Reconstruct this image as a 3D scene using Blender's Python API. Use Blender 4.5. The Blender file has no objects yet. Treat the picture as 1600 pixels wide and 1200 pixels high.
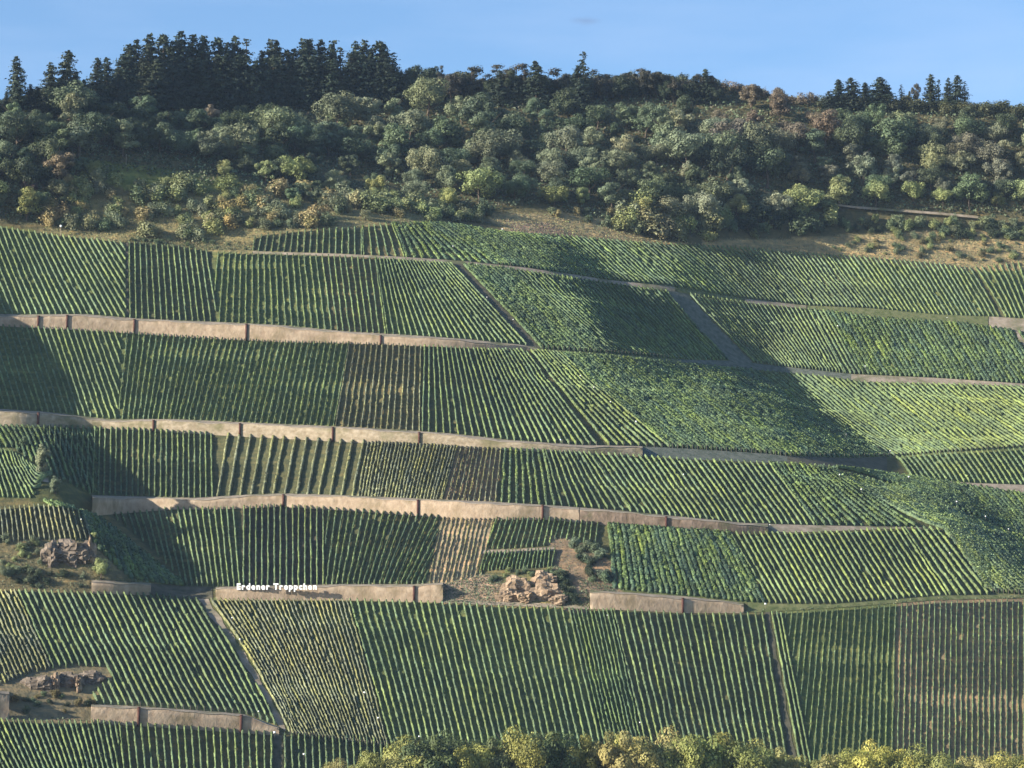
import bpy, math, random
import numpy as np
F=4537.0; PITCH=math.radians(8.8)
cp,sp=math.cos(PITCH),math.sin(PITCH)
def ray(u,v):
    u=np.asarray(u,float); v=np.asarray(v,float)
    a=(u-800)/F; b=(600-v)/F
    x=a; y=cp-b*sp; z=sp+b*cp
    return x/y, z/y            # per unit of depth
# lean of the fall line to the right, read off the vine rows; under the wood set to turn the slope into shade
VG=[0,235,370,450,600,740,870,1050,1250]
UG=[-500,0,150,200,300,400,500,600,660,720,800,900,1000,1200,1300,1400,1500,1600,2100]
LG=[[0,.3,.6,.6,.6,.6,.5,.2,0,0,.1,.2,.2,.2,.2,.2,.2,.2,.2],
    [.1,.2,.95,1.0,1.05,1.1,1.1,.6,.2,.2,.3,.4,.4,.4,.3,.3,.2,.2,.2],
    [.1,.3,.2,.1,0,-.2,-.15,.1,.5,.8,.9,.9,.9,.7,.6,.5,.4,.4,.4],
    [.1,.4,.35,.3,.1,0,.05,.15,.5,.8,.9,.9,.9,.9,.6,.5,.45,.4,.4],
    [.1,.25,.2,0,-.1,-.15,-.15,-.1,0,.3,.6,.9,1.,1.,.9,.8,.8,.8,.6],
    [.1,.2,.1,0,0,-.05,-.15,-.2,-.2,-.15,0,.45,.5,.6,.7,.8,.8,.8,.6],
    [.1,.2,.2,.2,.15,0,-.1,-.2,-.25,-.2,-.05,.05,.2,.4,.4,.5,.6,.6,.5],
    [.2,.4,.35,.35,.4,.4,.35,.25,.25,.25,.25,.25,.25,.15,-.05,0,0,0,0],
    [.2,.4,.35,.35,.3,.3,.3,.25,.25,.25,.25,.25,.25,.15,-.05,0,0,0,0]]
UG=np.array(UG,float);VG=np.array(VG,float);LG=np.array(LG)
# dense integral table
_u=np.arange(-700,2301,10.0); _v=np.arange(-200,1401,10.0)
def _tab():
    rows=np.array([np.interp(_u,UG,r) for r in LG])     # nv,nu
    out=np.array([np.interp(_v,VG,rows[:,j]) for j in range(len(_u))]).T
    # smooth
    for _ in range(3):
        p=np.pad(out,((4,4),(4,4)),'edge')
        out=sum(p[4:-4,4+k:p.shape[1]-4+k] for k in range(-4,5))/9
        p=np.pad(out,((4,4),(4,4)),'edge')
        out=sum(p[4+k:p.shape[0]-4+k,4:-4] for k in range(-4,5))/9
    I=np.cumsum(out,axis=1)*10*0.25
    return I-I[:,[int((600+700)/10)]]
_I=_tab()
def bil(T,u,v):
    x=np.clip((np.asarray(u,float)+700)/10,0,len(_u)-1.001); y=np.clip((np.asarray(v,float)+200)/10,0,len(_v)-1.001)
    i=x.astype(int); j=y.astype(int); fx=x-i; fy=y-j
    return (T[j,i]*(1-fx)+T[j,i+1]*fx)*(1-fy)+(T[j+1,i]*(1-fx)+T[j+1,i+1]*fx)*fy
def ss(a,b,x):
    t=np.clip((np.asarray(x,float)-a)/(b-a),0,1); return t*t*(3-2*t)
RIDGE=np.array([(-700,-200),(640,300),(760,345),(860,372),(950,436),(1080,528),(1210,592),(1300,653),(1391,712),(1500,772),(1620,850),(2300,1200)],float)
SK=np.array([(-700,250),(0,165),(60,150),(200,140),(420,130),(600,130),(700,130),(900,135),(1050,128),(1150,140),(1300,160),(1420,165),(1600,178),(2300,240)],float)
AMP=dict(a=46,w=60)
def _Y0(u,v):
    u=np.asarray(u,float); v=np.asarray(v,float)
    _,t=ray(u,v)
    k=1.40
    Y=915.0/(1-k*t)
    Y=Y+bil(_I,u,v)*.75
    # the dip behind the central spur: depth rises quickly up to this line
    rv=np.interp(u,RIDGE[:,0],RIDGE[:,1])
    q=u*.82+v*.57
    w=np.interp(q,[800,900,960,1027,1110,1188,1280,1400,1500,1560,1620,1700,1800,2000],[75,58,55,62,110,105,75,80,78,80,60,52,55,90])
    t1=np.clip(((rv-v)*.8+w)/w,0,1)
    pr=0.25*t1+0.75*t1**1.7
    ex=np.interp(q,[850,960,1100,1200,1300,1420,1560,1640,1800,2000],[0,2,8,30,52,52,44,22,16,0])
    Y=Y+36*pr+ex*pr*np.exp(-np.clip((rv-v)*.8,0,None)/170)
    # left spur and its ravine
    w=ss(640,720,v)*(1-ss(820,985,v))
    cx=np.interp(v,[640,700,800,900,1000],[40,95,140,215,260])
    Y=Y-42*w*(1-ss(-50,62,u-cx))+ 9*w*np.exp(-((u-cx-70)/55)**2)
    # hill shoulder outside the left edge that throws the shadow
    Y=Y-75*(1-ss(-260,-20,u))*ss(285,420,v)*(1-ss(520,720,v))
    # knolls added under the wood to cast shade across it
    for a,b,c,d,e in ((-30,160,90,50,38),(1010,300,60,30,12),(1150,215,90,26,12)):
        Y=Y-e*np.exp(-((u-a)/c)**2-((v-b)/d)**2)
    # small undulation
    Y=Y+.5*np.sin(u/47+v/61)+.7*np.sin(u/71-v/43+1)
    return Y
def _smooth():
    U,V=np.meshgrid(_u,_v); T=_Y0(U,V)
    for _ in range(2):
        p=np.pad(T,1,'edge'); T=(p[:-2,1:-1]+2*p[1:-1,1:-1]+p[2:,1:-1])/4
        p=np.pad(T,1,'edge'); T=(p[1:-1,:-2]+2*p[1:-1,1:-1]+p[1:-1,2:])/4
    return T
_u10=_u; _v10=_v
_T=_smooth()
def Yf(u,v): return bil(_T,u,v)
def P(u,v,dy=0.0,dz=0.0):
    a,t=ray(u,v); Y=Yf(u,v)+dy
    return np.stack([a*Y,Y,t*Y+dz],-1)
AZ=math.radians(66); EL=math.radians(17)
SUN=np.array([-math.sin(AZ)*math.cos(EL),-math.cos(AZ)*math.cos(EL),math.sin(EL)])
# ---------------- terraces and plots, read off the photograph ----------------
def C(*a): return np.array(a,float).reshape(-1,2)
T0=C(-300,330,0,355,84,367,169,376,287,386,337,394,395,396,397,370,472,362,540,356,614,350,675,349,719,352,786,362,867,368,969,377,1036,382,1161,387,1262,396,1364,403,1465,412,1516,418,1532,417,1600,409,1900,400)
R0u=C(395,393,530,397,631,402,720,408,817,418,900,430,952,438,1050,448,1060,451,1161,467,1262,478,1357,482,1465,492,1566,496,1620,500,1900,530)
R0l=C(-300,330,0,355,84,367,169,376,287,386,337,395,395,397,530,401,631,406,720,413,817,423,900,435,952,443,1060,457,1178,475,1262,483,1303,488,1380,498,1499,505,1549,512,1600,519,1900,548)
R1u=C(-300,490,0,492,135,492,216,499,337,504,439,509,540,519,631,524,732,531,817,540,850,546,952,553,1036,560,1060,562,1141,564,1222,573,1330,585,1465,591,1600,600,1900,612)
R1l=C(-300,507,0,509,101,514,202,520,304,527,439,534,540,536,631,539,732,543,817,546,850,549,952,556,1060,568,1178,578,1296,589,1347,597,1465,600,1600,604,1900,618)
R2u=C(-300,636,0,640,67,644,169,656,270,656,405,662,540,668,631,673,699,678,800,689,901,696,1003,698,1070,701,1195,709,1229,713,1330,716,1391,714,1465,708,1600,699,1900,680)
R2l=C(-300,660,0,664,152,669,219,672,371,681,540,690,665,696,766,701,867,706,969,711,1070,718,1229,725,1296,731,1347,736,1418,746,1492,756,1549,765,1600,772,1900,810)
R3u=C(60,776,142,775,304,779,388,774,439,772,540,775,631,779,766,785,867,791,969,799,1070,809,1161,818,1262,821,1364,823,1431,824,1475,829)
R3l=C(100,806,142,806,270,795,337,795,439,791,540,797,631,804,719,810,867,812,935,819,1036,826,1144,834,1262,832,1364,828,1431,826)
R4u=C(100,906,142,907,202,910,287,916,337,918,540,914,648,914,700,911,760,898,867,890,911,914,969,922,1070,931,1161,941,1202,944,1296,945,1397,937,1475,931,1600,930,1900,930)
R4l=C(-300,918,0,922,128,926,236,929,304,936,371,937,540,937,699,941,766,946,867,949,969,952,1070,957,1195,957,1296,951,1397,943,1465,938,1600,935,1900,934)
R5u=C(-300,1090,0,1095,142,1101,219,1105,337,1113,381,1117,440,1138,456,1150,610,1170,700,1210,900,1240,1900,1250)
R5l=C(-300,1118,0,1121,135,1128,304,1139,405,1146,456,1150,540,1153,620,1158,760,1168)
BOT=C(-300,1262,1900,1262)
D1=C(1391,717,1465,711,1600,702,1900,684); D2=C(1391,722,1418,745,1441,749,1516,755,1600,758,1900,770)
D3=C(1296,731,1347,736,1418,746,1492,756,1549,765,1600,772,1900,810); D4=C(1296,733,1340,742,1400,757,1458,779,1530,810,1600,839,1900,940)
D5=C(1296,735,1340,744,1400,759,1458,781,1530,812,1600,841,1900,942); D6=C(1296,822,1431,826,1475,829,1500,860,1545,926,1600,929,1900,930)
E5t=C(773,812,867,813,935,820); E5m=C(750,860,800,858,850,854,872,841,900,848,930,854)
E6t=C(750,866,800,864,850,861,875,860); E6b=C(745,900,760,893,810,890,867,887)
S1t=C(-200,690,0,704,15,705,70,741); S1b=C(-200,776,0,778,52,779,72,745)
S2t=C(-200,793,0,796,60,791,145,800); S2b=C(-200,848,0,849,60,845,140,846)
S3t=C(60,780,150,805,287,915); S3b=C(60,790,125,800,152,858,205,906,287,917)
S4t=C(-100,640+24,60,668,150,670); S4b=C(-100,700,20,700,70,738,140,772)
def cv(c,u): return np.interp(u,c[:,0],c[:,1])
GR=(.085,.105,.042); BR=(.15,.12,.08); MX=(.095,.09,.045); TN=(.25,.20,.125); DK=(.072,.078,.040)
# tints
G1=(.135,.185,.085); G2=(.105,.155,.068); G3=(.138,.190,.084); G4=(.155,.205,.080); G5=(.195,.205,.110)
# desc, top, bottom, left edge, right edge, guideA, guideB, rows between guides, half width, height, tint, ground, looseness
PL=[
("the top left plot beside the shaded left edge",R0l,R1u,(-150,-100),(196,197),(0,58),(150,225),17,0.28,1.60,G1,GR,.5),
("the second plot from the left of the topmost full terrace",R0l,R1u,(200,201),(330,338),(202,203),(322,340),14,0.28,1.60,G1,DK,.5),
("the grassy plot under the scrubby verge of the topmost terrace",R0l,R1u,(332,340),(500,517),(350,343),(493,508),16,0.22,1.51,G1,GR,.7),
("the fanning plot just right of the scrubby verge",R0l,R1u,(503,518),(586,602),(503,518),(586,602),9,0.27,1.60,G3,MX,.6),
("the fanning plot left of the dark diagonal track",R0l,R1u,(588,606),(702,822),(588,606),(702,822),23,0.27,1.60,G3,GR,.6),
("the leafy plot right of the dark diagonal track",R0l,R1u,(724,848),(796,946),(724,848),(796,946),12,0.63,1.68,G2,GR,1.3),
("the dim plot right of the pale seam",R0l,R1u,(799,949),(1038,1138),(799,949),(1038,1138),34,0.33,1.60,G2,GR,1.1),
("the diagonal plot right of the grey bare strip",R0l,R1u,(1077,1180),(1262,1318),(1077,1180),(1262,1318),26,0.27,1.60,G1,DK,.6),
("the four wide rows at the right of the grey strip plot",R0l,R1u,(1264,1320),(1288,1346),(1265,1321),(1286,1344),3,0.51,1.76,G3,DK,.6),
("the rough dark green plot at the right end of the second terrace",R0l,R1u,(1292,1350),(1584,1640),(1292,1350),(1584,1640),40,0.69,1.68,G2,GR,1.6),
("the far right sliver of the second terrace",R0l,R1u,(1592,1650),(1700,1760),(1592,1650),(1700,1760),12,0.42,1.68,G2,GR,1.0),
("the narrow top plot under the yellow scrub",T0,R0u,(400,394),(564,565),(400,394),(564,565),17,0.28,1.51,G1,DK,.6),
("the small fan of rows at the crest of the top plot",T0,R0u,(566,567),(612,634),(567,568),(611,632),5,0.28,1.51,G3,MX,.7),
("the mottled grey green plot at the crest",T0,R0u,(615,636),(683,775),(615,636),(683,775),11,0.63,1.60,G2,DK,1.7),
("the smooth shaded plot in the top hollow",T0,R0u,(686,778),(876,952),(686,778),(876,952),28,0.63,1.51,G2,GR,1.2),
("the long diagonal plot below the wood",T0,R0u,(878,955),(1060,1150),(878,955),(1060,1150),26,0.33,1.51,G2,GR,1.0),
("the diagonal plot under the pale willows",T0,R0u,(1062,1152),(1290,1355),(1062,1152),(1290,1355),32,0.27,1.51,G1,DK,.7),
("the diagonal plot under the straw meadow",T0,R0u,(1294,1360),(1514,1560),(1294,1360),(1514,1560),28,0.28,1.51,G1,GR,.6),
("the bright plot at the right end of the top terrace",T0,R0u,(1524,1572),(1800,1860),(1524,1572),(1600,1628),8,0.31,1.60,G3,GR,.5),
("the shaded left plot of the third terrace",R1l,R2u,(-150,-150),(189,184),(-60,-20),(150,200),23,0.27,1.60,G1,GR,.6),
("the plot whose rows lean left on the third terrace",R1l,R2u,(191,186),(345,311),(209,192),(337,304),14,0.25,1.60,G1,GR,.7),
("the grassy green plot in the middle left of the third terrace",R1l,R2u,(347,314),(545,522),(347,314),(545,522),22,0.22,1.60,G1,GR,.8),
("the brownish plot in the centre of the third terrace",R1l,R2u,(546,524),(659,656),(547,525),(658,655),13,0.21,1.51,G5,MX,.7),
("the plot beside the dark wedge of the third terrace",R1l,R2u,(661,659),(733,777),(664,660),(730,772),10,0.31,1.60,G3,DK,.6),
("the boldly striped plot above the pale bank",R1l,R2u,(739,783),(817,932),(739,783),(817,932),14,0.33,1.68,G3,DK,.6),
("the fan of bright rows at the spur",R1l,R2u,(828,952),(872,1045),(828,952),(872,1045),8,0.42,1.68,G4,DK,.7),
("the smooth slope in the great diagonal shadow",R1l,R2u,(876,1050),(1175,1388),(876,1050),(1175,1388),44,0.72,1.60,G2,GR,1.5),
("the sunlit slope right of the great diagonal shadow",R1l,R2u,(1182,1393),(1357,1500),(1205,1397),(1357,1500),17,0.31,1.60,G3,GR,.8),
("the yellowish slope at the right edge of the third terrace",R1l,R2u,(1359,1502),(1800,1960),(1359,1502),(1600,1745),30,0.33,1.60,G4,GR,.9),
("the small plot under the dark row ends at the right",D1,D2,(1396,1420),(1800,1840),(1400,1425),(1600,1640),24,0.31,1.60,G3,GR,.6),
("the shaded rows beside the left ravine",R2l,R3u,(60,148),(333,332),(165,162),(330,331),19,0.30,1.68,G1,DK,.5),
("the wide spaced plot with pale strips of grass",R2l,R3u,(340,334),(573,557),(374,358),(533,516),9,0.47,1.60,G5,DK,.5),
("the close olive plot in the middle of the fourth terrace",R2l,R3u,(575,558),(713,689),(576,560),(712,688),25,0.25,1.43,G5,MX,1.0),
("the thin rows on dark soil of the fourth terrace",R2l,R3u,(714,690),(784,775),(715,691),(783,774),10,0.18,1.34,G5,BR,.8),
("the gappy rows in the middle of the fourth terrace",R2l,R3u,(786,777),(850,868),(790,784),(848,866),7,0.36,1.60,G3,DK,1.2),
("the fan of rows right of the gappy rows",R2l,R3u,(852,872),(918,986),(852,878),(918,986),9,0.30,1.60,G1,DK,.7),
("the long striped plot above the brown bank",R2l,R3u,(919,988),(1200,1272),(920,988),(1200,1272),29,0.31,1.60,G3,DK,.6),
("the tangled plot left of the lower shadow",R2l,R3u,(1203,1275),(1300,1438),(1204,1277),(1300,1430),13,0.45,1.60,G2,DK,1.6),
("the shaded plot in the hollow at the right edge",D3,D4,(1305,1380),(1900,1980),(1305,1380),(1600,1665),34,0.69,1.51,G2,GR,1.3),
("the steep bright slope at the right edge",D5,D6,(1302,1478),(1900,1990),(1302,1478),(1600,1720),30,0.69,1.60,G3,GR,1.5),
("the left plot of the fifth terrace beside the ravine",R3l,R4u,(170,292),(372,377),(267,292),(364,374),10,0.27,1.68,G1,DK,.4),
("the boldly striped plot above the white lettering",R3l,R4u,(376,378),(507,506),(381,381),(505,505),13,0.28,1.76,G1,(.06,.055,.04),.4),
("the rows leaning left of the tan bare plot",R3l,R4u,(510,508),(690,666),(526,510),(611,577),8,0.27,1.68,G1,DK,.9),
("the bare tan plot with sparse young rows",R3l,R4u,(692,668),(772,752),(694,670),(771,751),11,0.12,0.84,G5,TN,.9),
("the small plot above the narrow footpath",E5t,E5m,(775,757),(936,932),(777,760),(934,930),19,0.22,1.51,G3,MX,.6),
("the small plot above the tan rocks",E6t,E6b,(757,747),(868,866),(760,750),(866,862),18,0.22,1.51,G3,MX,.8),
("the dense dark plot right of the gully",R3l,R4u,(950,960),(1136,1196),(952,962),(1135,1194),26,0.69,1.60,G2,GR,1.8),
("the broad striped plot above the thin green verge",R3l,R4u,(1139,1201),(1410,1481),(1140,1203),(1408,1479),29,0.31,1.60,G4,DK,.6),
("the wide spaced bright rows at the plot's right end",R3l,R4u,(1412,1483),(1470,1556),(1413,1485),(1462,1545),5,0.47,1.68,G4,DK,.6),
("the close rows at the lower left edge",R4l,R5u,(-150,-80),(24,104),(-60,20),(22,102),11,0.25,1.51,G5,GR,.9),
("the lower left plot beside the brown diagonal track",R4l,R5u,(26,106),(308,436),(28,108),(304,408),27,0.31,1.68,G1,DK,.4),
("the close brownish plot right of the brown diagonal track",R4l,R5u,(326,451),(543,608),(328,453),(541,606),30,0.22,1.51,G5,GR,.8),
("the great bottom plot under the tan rocks",R4l,R5u,(545,612),(890,958),(546,613),(888,955),31,0.31,1.68,G1,GR,.6),
("the narrow band of fine rows in the bottom terrace",R4l,R5u,(893,962),(955,1022),(894,963),(954,1020),9,0.22,1.51,G2,GR,.9),
("the striped bottom plot left of the dark gap",R4l,R5u,(957,1026),(1194,1242),(958,1028),(1190,1238),21,0.31,1.60,G1,DK,.8),
("the three rows right of the dark gap",R4l,R5u,(1203,1256),(1222,1280),(1206,1260),(1219,1275),2,0.31,1.76,G3,DK,.4),
("the steep grassy plot at the bottom right",R4l,R5u,(1224,1282),(1400,1392),(1310,1288),(1400,1392),10,0.17,1.15,G3,GR,.3),
("the brown striped plot at the bottom right edge",R4l,R5u,(1402,1394),(1800,1800),(1409,1401),(1600,1600),22,0.20,1.15,G3,(.165,.13,.08),.4),
("the bottom left plot below the low wall",R5l,BOT,(-150,-120),(181,196),(34,92),(170,196),15,0.31,1.68,G3,DK,.4),
("the bottom plot left of the dark gap by the bottom edge",R5l,BOT,(184,197),(424,427),(186,200),(423,426),21,0.31,1.68,G3,MX,.5),
("the short bottom rows right of the dark gap",R5l,BOT,(443,446),(650,650),(445,448),(605,612),15,0.31,1.68,G1,DK,.5),
("the small fan of rows by the two ravine trees",S1t,S1b,(-150,-150),(80,80),(0,30),(40,90),7,0.27,1.60,G3,GR,.6),
("the rows above the left quarry rock",S2t,S2b,(-150,-150),(145,150),(0,6),(60,70),8,0.24,1.60,G5,MX,.9),
("the dark slope falling into the left ravine",S3t,S3b,(70,70),(290,290),(80,100),(200,230),16,0.69,1.51,G2,GR,1.6),
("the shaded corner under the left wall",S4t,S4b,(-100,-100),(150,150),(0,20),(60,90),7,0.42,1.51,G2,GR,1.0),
]
EXCL=[C(-60,1078,10,1070,50,1053,110,1044,165,1046,168,1064,146,1082,142,1104,142,1132,-60,1126)]
# ---------------- camera, sky, sun, exposure ----------------
from mathutils import Vector, Matrix
S=bpy.context.scene; COL=S.collection
cam=bpy.data.objects.new('camera',bpy.data.cameras.new('camera')); COL.objects.link(cam)
cam.location=(0,0,0); cam.rotation_euler=(math.pi/2+PITCH,0,0)
cam.data.sensor_width=36; cam.data.lens=36*F/1600; cam.data.clip_start=1; cam.data.clip_end=30000
S.camera=cam
W=bpy.data.worlds.new('World'); S.world=W; W.use_nodes=True
nt=W.node_tree; bg=nt.nodes['Background']
sky=nt.nodes.new('ShaderNodeTexSky'); sky.sky_type='NISHITA'; sky.sun_disc=False
sky.sun_elevation=EL; sky.sun_rotation=math.atan2(SUN[0],SUN[1]); sky.altitude=120; sky.dust_density=.7; sky.ozone_density=4.0; sky.air_density=1.0

def _n(t,**k):
    n=nt.nodes.new(t)
    for a,b in k.items(): setattr(n,a,b)
    return n
tc=_n('ShaderNodeTexCoord'); L=nt.links
# thin high veil and one small grey cloud wisp, both fixed in the sky
mp=_n('ShaderNodeMapping'); mp.inputs['Scale'].default_value=(5,5,26); L.new(tc.outputs['Generated'],mp.inputs[0])
nz=_n('ShaderNodeTexNoise'); nz.inputs['Scale'].default_value=1.6; nz.inputs['Detail'].default_value=5; L.new(mp.outputs[0],nz.inputs['Vector'])
mr=_n('ShaderNodeMapRange'); mr.inputs[1].default_value=.5; mr.inputs[2].default_value=.8; mr.inputs[3].default_value=0; mr.inputs[4].default_value=.28; L.new(nz.outputs[0],mr.inputs[0])
m1=_n('ShaderNodeMix',data_type='RGBA'); L.new(mr.outputs[0],m1.inputs[0]); L.new(sky.outputs[0],m1.inputs[6]); m1.inputs[7].default_value=(2.6,3.3,4.6,1)
wx_,wz_=ray(915,33); wd=Vector((float(wx_),1.0,float(wz_))).normalized()
vs=_n('ShaderNodeVectorMath',operation='SUBTRACT'); L.new(tc.outputs['Generated'],vs.inputs[0]); vs.inputs[1].default_value=wd
vm=_n('ShaderNodeMapping'); vm.inputs['Rotation'].default_value=(0,-.2,0); vm.inputs['Scale'].default_value=(165,100,640); L.new(vs.outputs[0],vm.inputs[0])
vl=_n('ShaderNodeVectorMath',operation='LENGTH'); L.new(vm.outputs[0],vl.inputs[0])
n2=_n('ShaderNodeTexNoise'); n2.inputs['Scale'].default_value=1.3; n2.inputs['Detail'].default_value=4; L.new(vm.outputs[0],n2.inputs['Vector'])
ad=_n('ShaderNodeMath',operation='MULTIPLY_ADD'); L.new(n2.outputs[0],ad.inputs[0]); ad.inputs[1].default_value=1.1; L.new(vl.outputs['Value'],ad.inputs[2])
m2r=_n('ShaderNodeMapRange'); m2r.inputs[1].default_value=.5; m2r.inputs[2].default_value=1.6; m2r.inputs[3].default_value=.5; m2r.inputs[4].default_value=0; L.new(ad.outputs[0],m2r.inputs[0])
m2=_n('ShaderNodeMix',data_type='RGBA'); L.new(m2r.outputs[0],m2.inputs[0]); L.new(m1.outputs[2],m2.inputs[6]); m2.inputs[7].default_value=(1.0,1.35,2.2,1)
L.new(m2.outputs[2],bg.inputs[0]); bg.inputs[1].default_value=0.104
sl=bpy.data.lights.new('sun','SUN'); sl.energy=5; sl.angle=math.radians(.5); sl.color=(1,.92,.78)
so=bpy.data.objects.new('sun',sl); COL.objects.link(so); so.location=(-300,-100,400)
from mathutils import Vector, Matrix
so.rotation_euler=Vector(SUN).to_track_quat('Z','Y').to_euler()
S.view_settings.view_transform='Standard'; S.view_settings.look='None'; S.view_settings.exposure=1.2; S.view_settings.gamma=1
rnd=random.Random(7); R=np.random.default_rng(11)

# ---------------- helpers ----------------
def mk_mesh(name,V,Fs,mats=(),col=None,smooth=False,midx=None):
    V=np.ascontiguousarray(V,np.float32); m=bpy.data.meshes.new(name)
    Fs=np.ascontiguousarray(Fs,np.int32); n=len(Fs); k=Fs.shape[1]
    m.vertices.add(len(V)); m.vertices.foreach_set('co',V.ravel())
    m.loops.add(n*k); m.loops.foreach_set('vertex_index',Fs.ravel())
    m.polygons.add(n); m.polygons.foreach_set('loop_start',np.arange(0,n*k,k,dtype=np.int32)); 
    m.polygons.foreach_set('loop_total',np.full(n,k,np.int32))
    if smooth: m.polygons.foreach_set('use_smooth',np.ones(n,bool))
    if midx is not None: m.polygons.foreach_set('material_index',np.ascontiguousarray(midx,np.int32))
    for x in mats: m.materials.append(x)
    if col is not None:
        a=m.color_attributes.new('tint','FLOAT_COLOR','POINT')
        c=np.ones((len(V),4),np.float32); c[:,:col.shape[1]]=col; a.data.foreach_set('color',c.ravel())
    m.update(calc_edges=True)
    return m
def link(name,data,parent=None,loc=None):
    o=bpy.data.objects.new(name,data); COL.objects.link(o)
    if parent: o.parent=parent
    if loc is not None: o.location=loc
    return o
def tag(o,label=None,cat=None,group=None,kind=None):
    if label: o['label']=label
    if cat: o['category']=cat
    if group: o['group']=group
    if kind: o['kind']=kind
    return o
class MB:
    def __init__(s): s.v=[];s.f=[];s.n=0
    def add(s,v,f):
        v=np.asarray(v,float); s.v.append(v); s.f.append(np.asarray(f,int)+s.n); s.n+=len(v)
    def box(s,c,sz,rz=0,taper=1.0):
        x,y,z=[q/2 for q in sz]
        p=np.array([(-x,-y,-z),(x,-y,-z),(x,y,-z),(-x,y,-z),(-x*taper,-y*taper,z),(x*taper,-y*taper,z),(x*taper,y*taper,z),(-x*taper,y*taper,z)])
        ca,sa=math.cos(rz),math.sin(rz); p=np.stack([p[:,0]*ca-p[:,1]*sa,p[:,0]*sa+p[:,1]*ca,p[:,2]],1)+np.array(c)
        s.add(p,[(0,3,2,1),(4,5,6,7),(0,1,5,4),(1,2,6,5),(2,3,7,6),(3,0,4,7)])
    def tube(s,pts,rad,n=7):
        pts=np.asarray(pts,float); K=len(pts); rad=np.broadcast_to(rad,K)
        t=np.gradient(pts,axis=0); t/=np.linalg.norm(t,axis=1,keepdims=True)+1e-9
        a=np.where(np.abs(t[:,2:3])>.9,np.array([[1,0,0]]),np.array([[0,0,1]]))
        x=np.cross(t,a); x/=np.linalg.norm(x,axis=1,keepdims=True); y=np.cross(t,x)
        th=np.arange(n)/n*2*math.pi
        v=pts[:,None]+rad[:,None,None]*(x[:,None]*np.cos(th)[None,:,None]+y[:,None]*np.sin(th)[None,:,None])
        i=np.arange(K-1)[:,None]*n; j=np.arange(n)[None]
        f=np.stack([i+j,i+(j+1)%n,i+n+(j+1)%n,i+n+j],-1).reshape(-1,4)
        s.add(v.reshape(-1,3),f)
    def mesh(s,name,*m,**k): return mk_mesh(name,np.concatenate(s.v),np.concatenate(s.f),m,**k)
def quads(c,nrm,size,asp=1.0,r=R):
    """leaf-clump quads: centres, normals, half sizes"""
    n=len(c); nrm=nrm/(np.linalg.norm(nrm,axis=1,keepdims=True)+1e-9)
    a=r.normal(size=(n,3)); x=np.cross(nrm,a); x/=np.linalg.norm(x,axis=1,keepdims=True)+1e-9; y=np.cross(nrm,x)
    s=np.broadcast_to(size,n)[:,None]
    k1=1+.35*r.uniform(-1,1,(n,4,1)); 
    v=np.stack([-x*s*k1[:,0],-y*s*asp*k1[:,1],x*s*k1[:,2],y*s*asp*k1[:,3]],1)+c[:,None]
    v[:,0]+=nrm*s*.25; v[:,2]+=nrm*s*.25
    return v.reshape(-1,3),np.arange(n*4).reshape(-1,4)

# ---------------- materials ----------------
def N(nt,t,**k):
    n=nt.nodes.new(t)
    for a,b in k.items():
        if a=='in_':
            for i,v in b.items(): n.inputs[i].default_value=v
        else: setattr(n,a,b)
    return n
def newmat(name):
    m=bpy.data.materials.new(name); m.use_nodes=True; return m,m.node_tree,m.node_tree.nodes['Principled BSDF']
def noise(nt,scale,detail=4,vec=None,rough=.6):
    g=N(nt,'ShaderNodeNewGeometry')
    n=N(nt,'ShaderNodeTexNoise',in_={'Scale':scale,'Detail':detail,'Roughness':rough})
    if vec:
        mp=N(nt,'ShaderNodeMapping'); mp.inputs['Scale'].default_value=vec; nt.links.new(g.outputs['Position'],mp.inputs[0]); nt.links.new(mp.outputs[0],n.inputs['Vector'])
    else: nt.links.new(g.outputs['Position'],n.inputs['Vector'])
    return n
def ramp(nt,src,a,b,ca=(0,0,0,1),cb=(1,1,1,1)):
    r=N(nt,'ShaderNodeValToRGB'); e=r.color_ramp.elements; e[0].position=a;e[1].position=b;e[0].color=ca;e[1].color=cb
    nt.links.new(src,r.inputs[0]); return r
def mixc(nt,fac,a,b,mode='MIX'):
    m=N(nt,'ShaderNodeMix',data_type='RGBA',blend_type=mode)
    for s,v in ((m.inputs[0],fac),(m.inputs[6],a),(m.inputs[7],b)):
        if hasattr(v,'is_linked'): nt.links.new(v,s)
        else: s.default_value=v if not isinstance(v,tuple) or len(v)==4 else (*v,1)
    return m.outputs[2]
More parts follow.
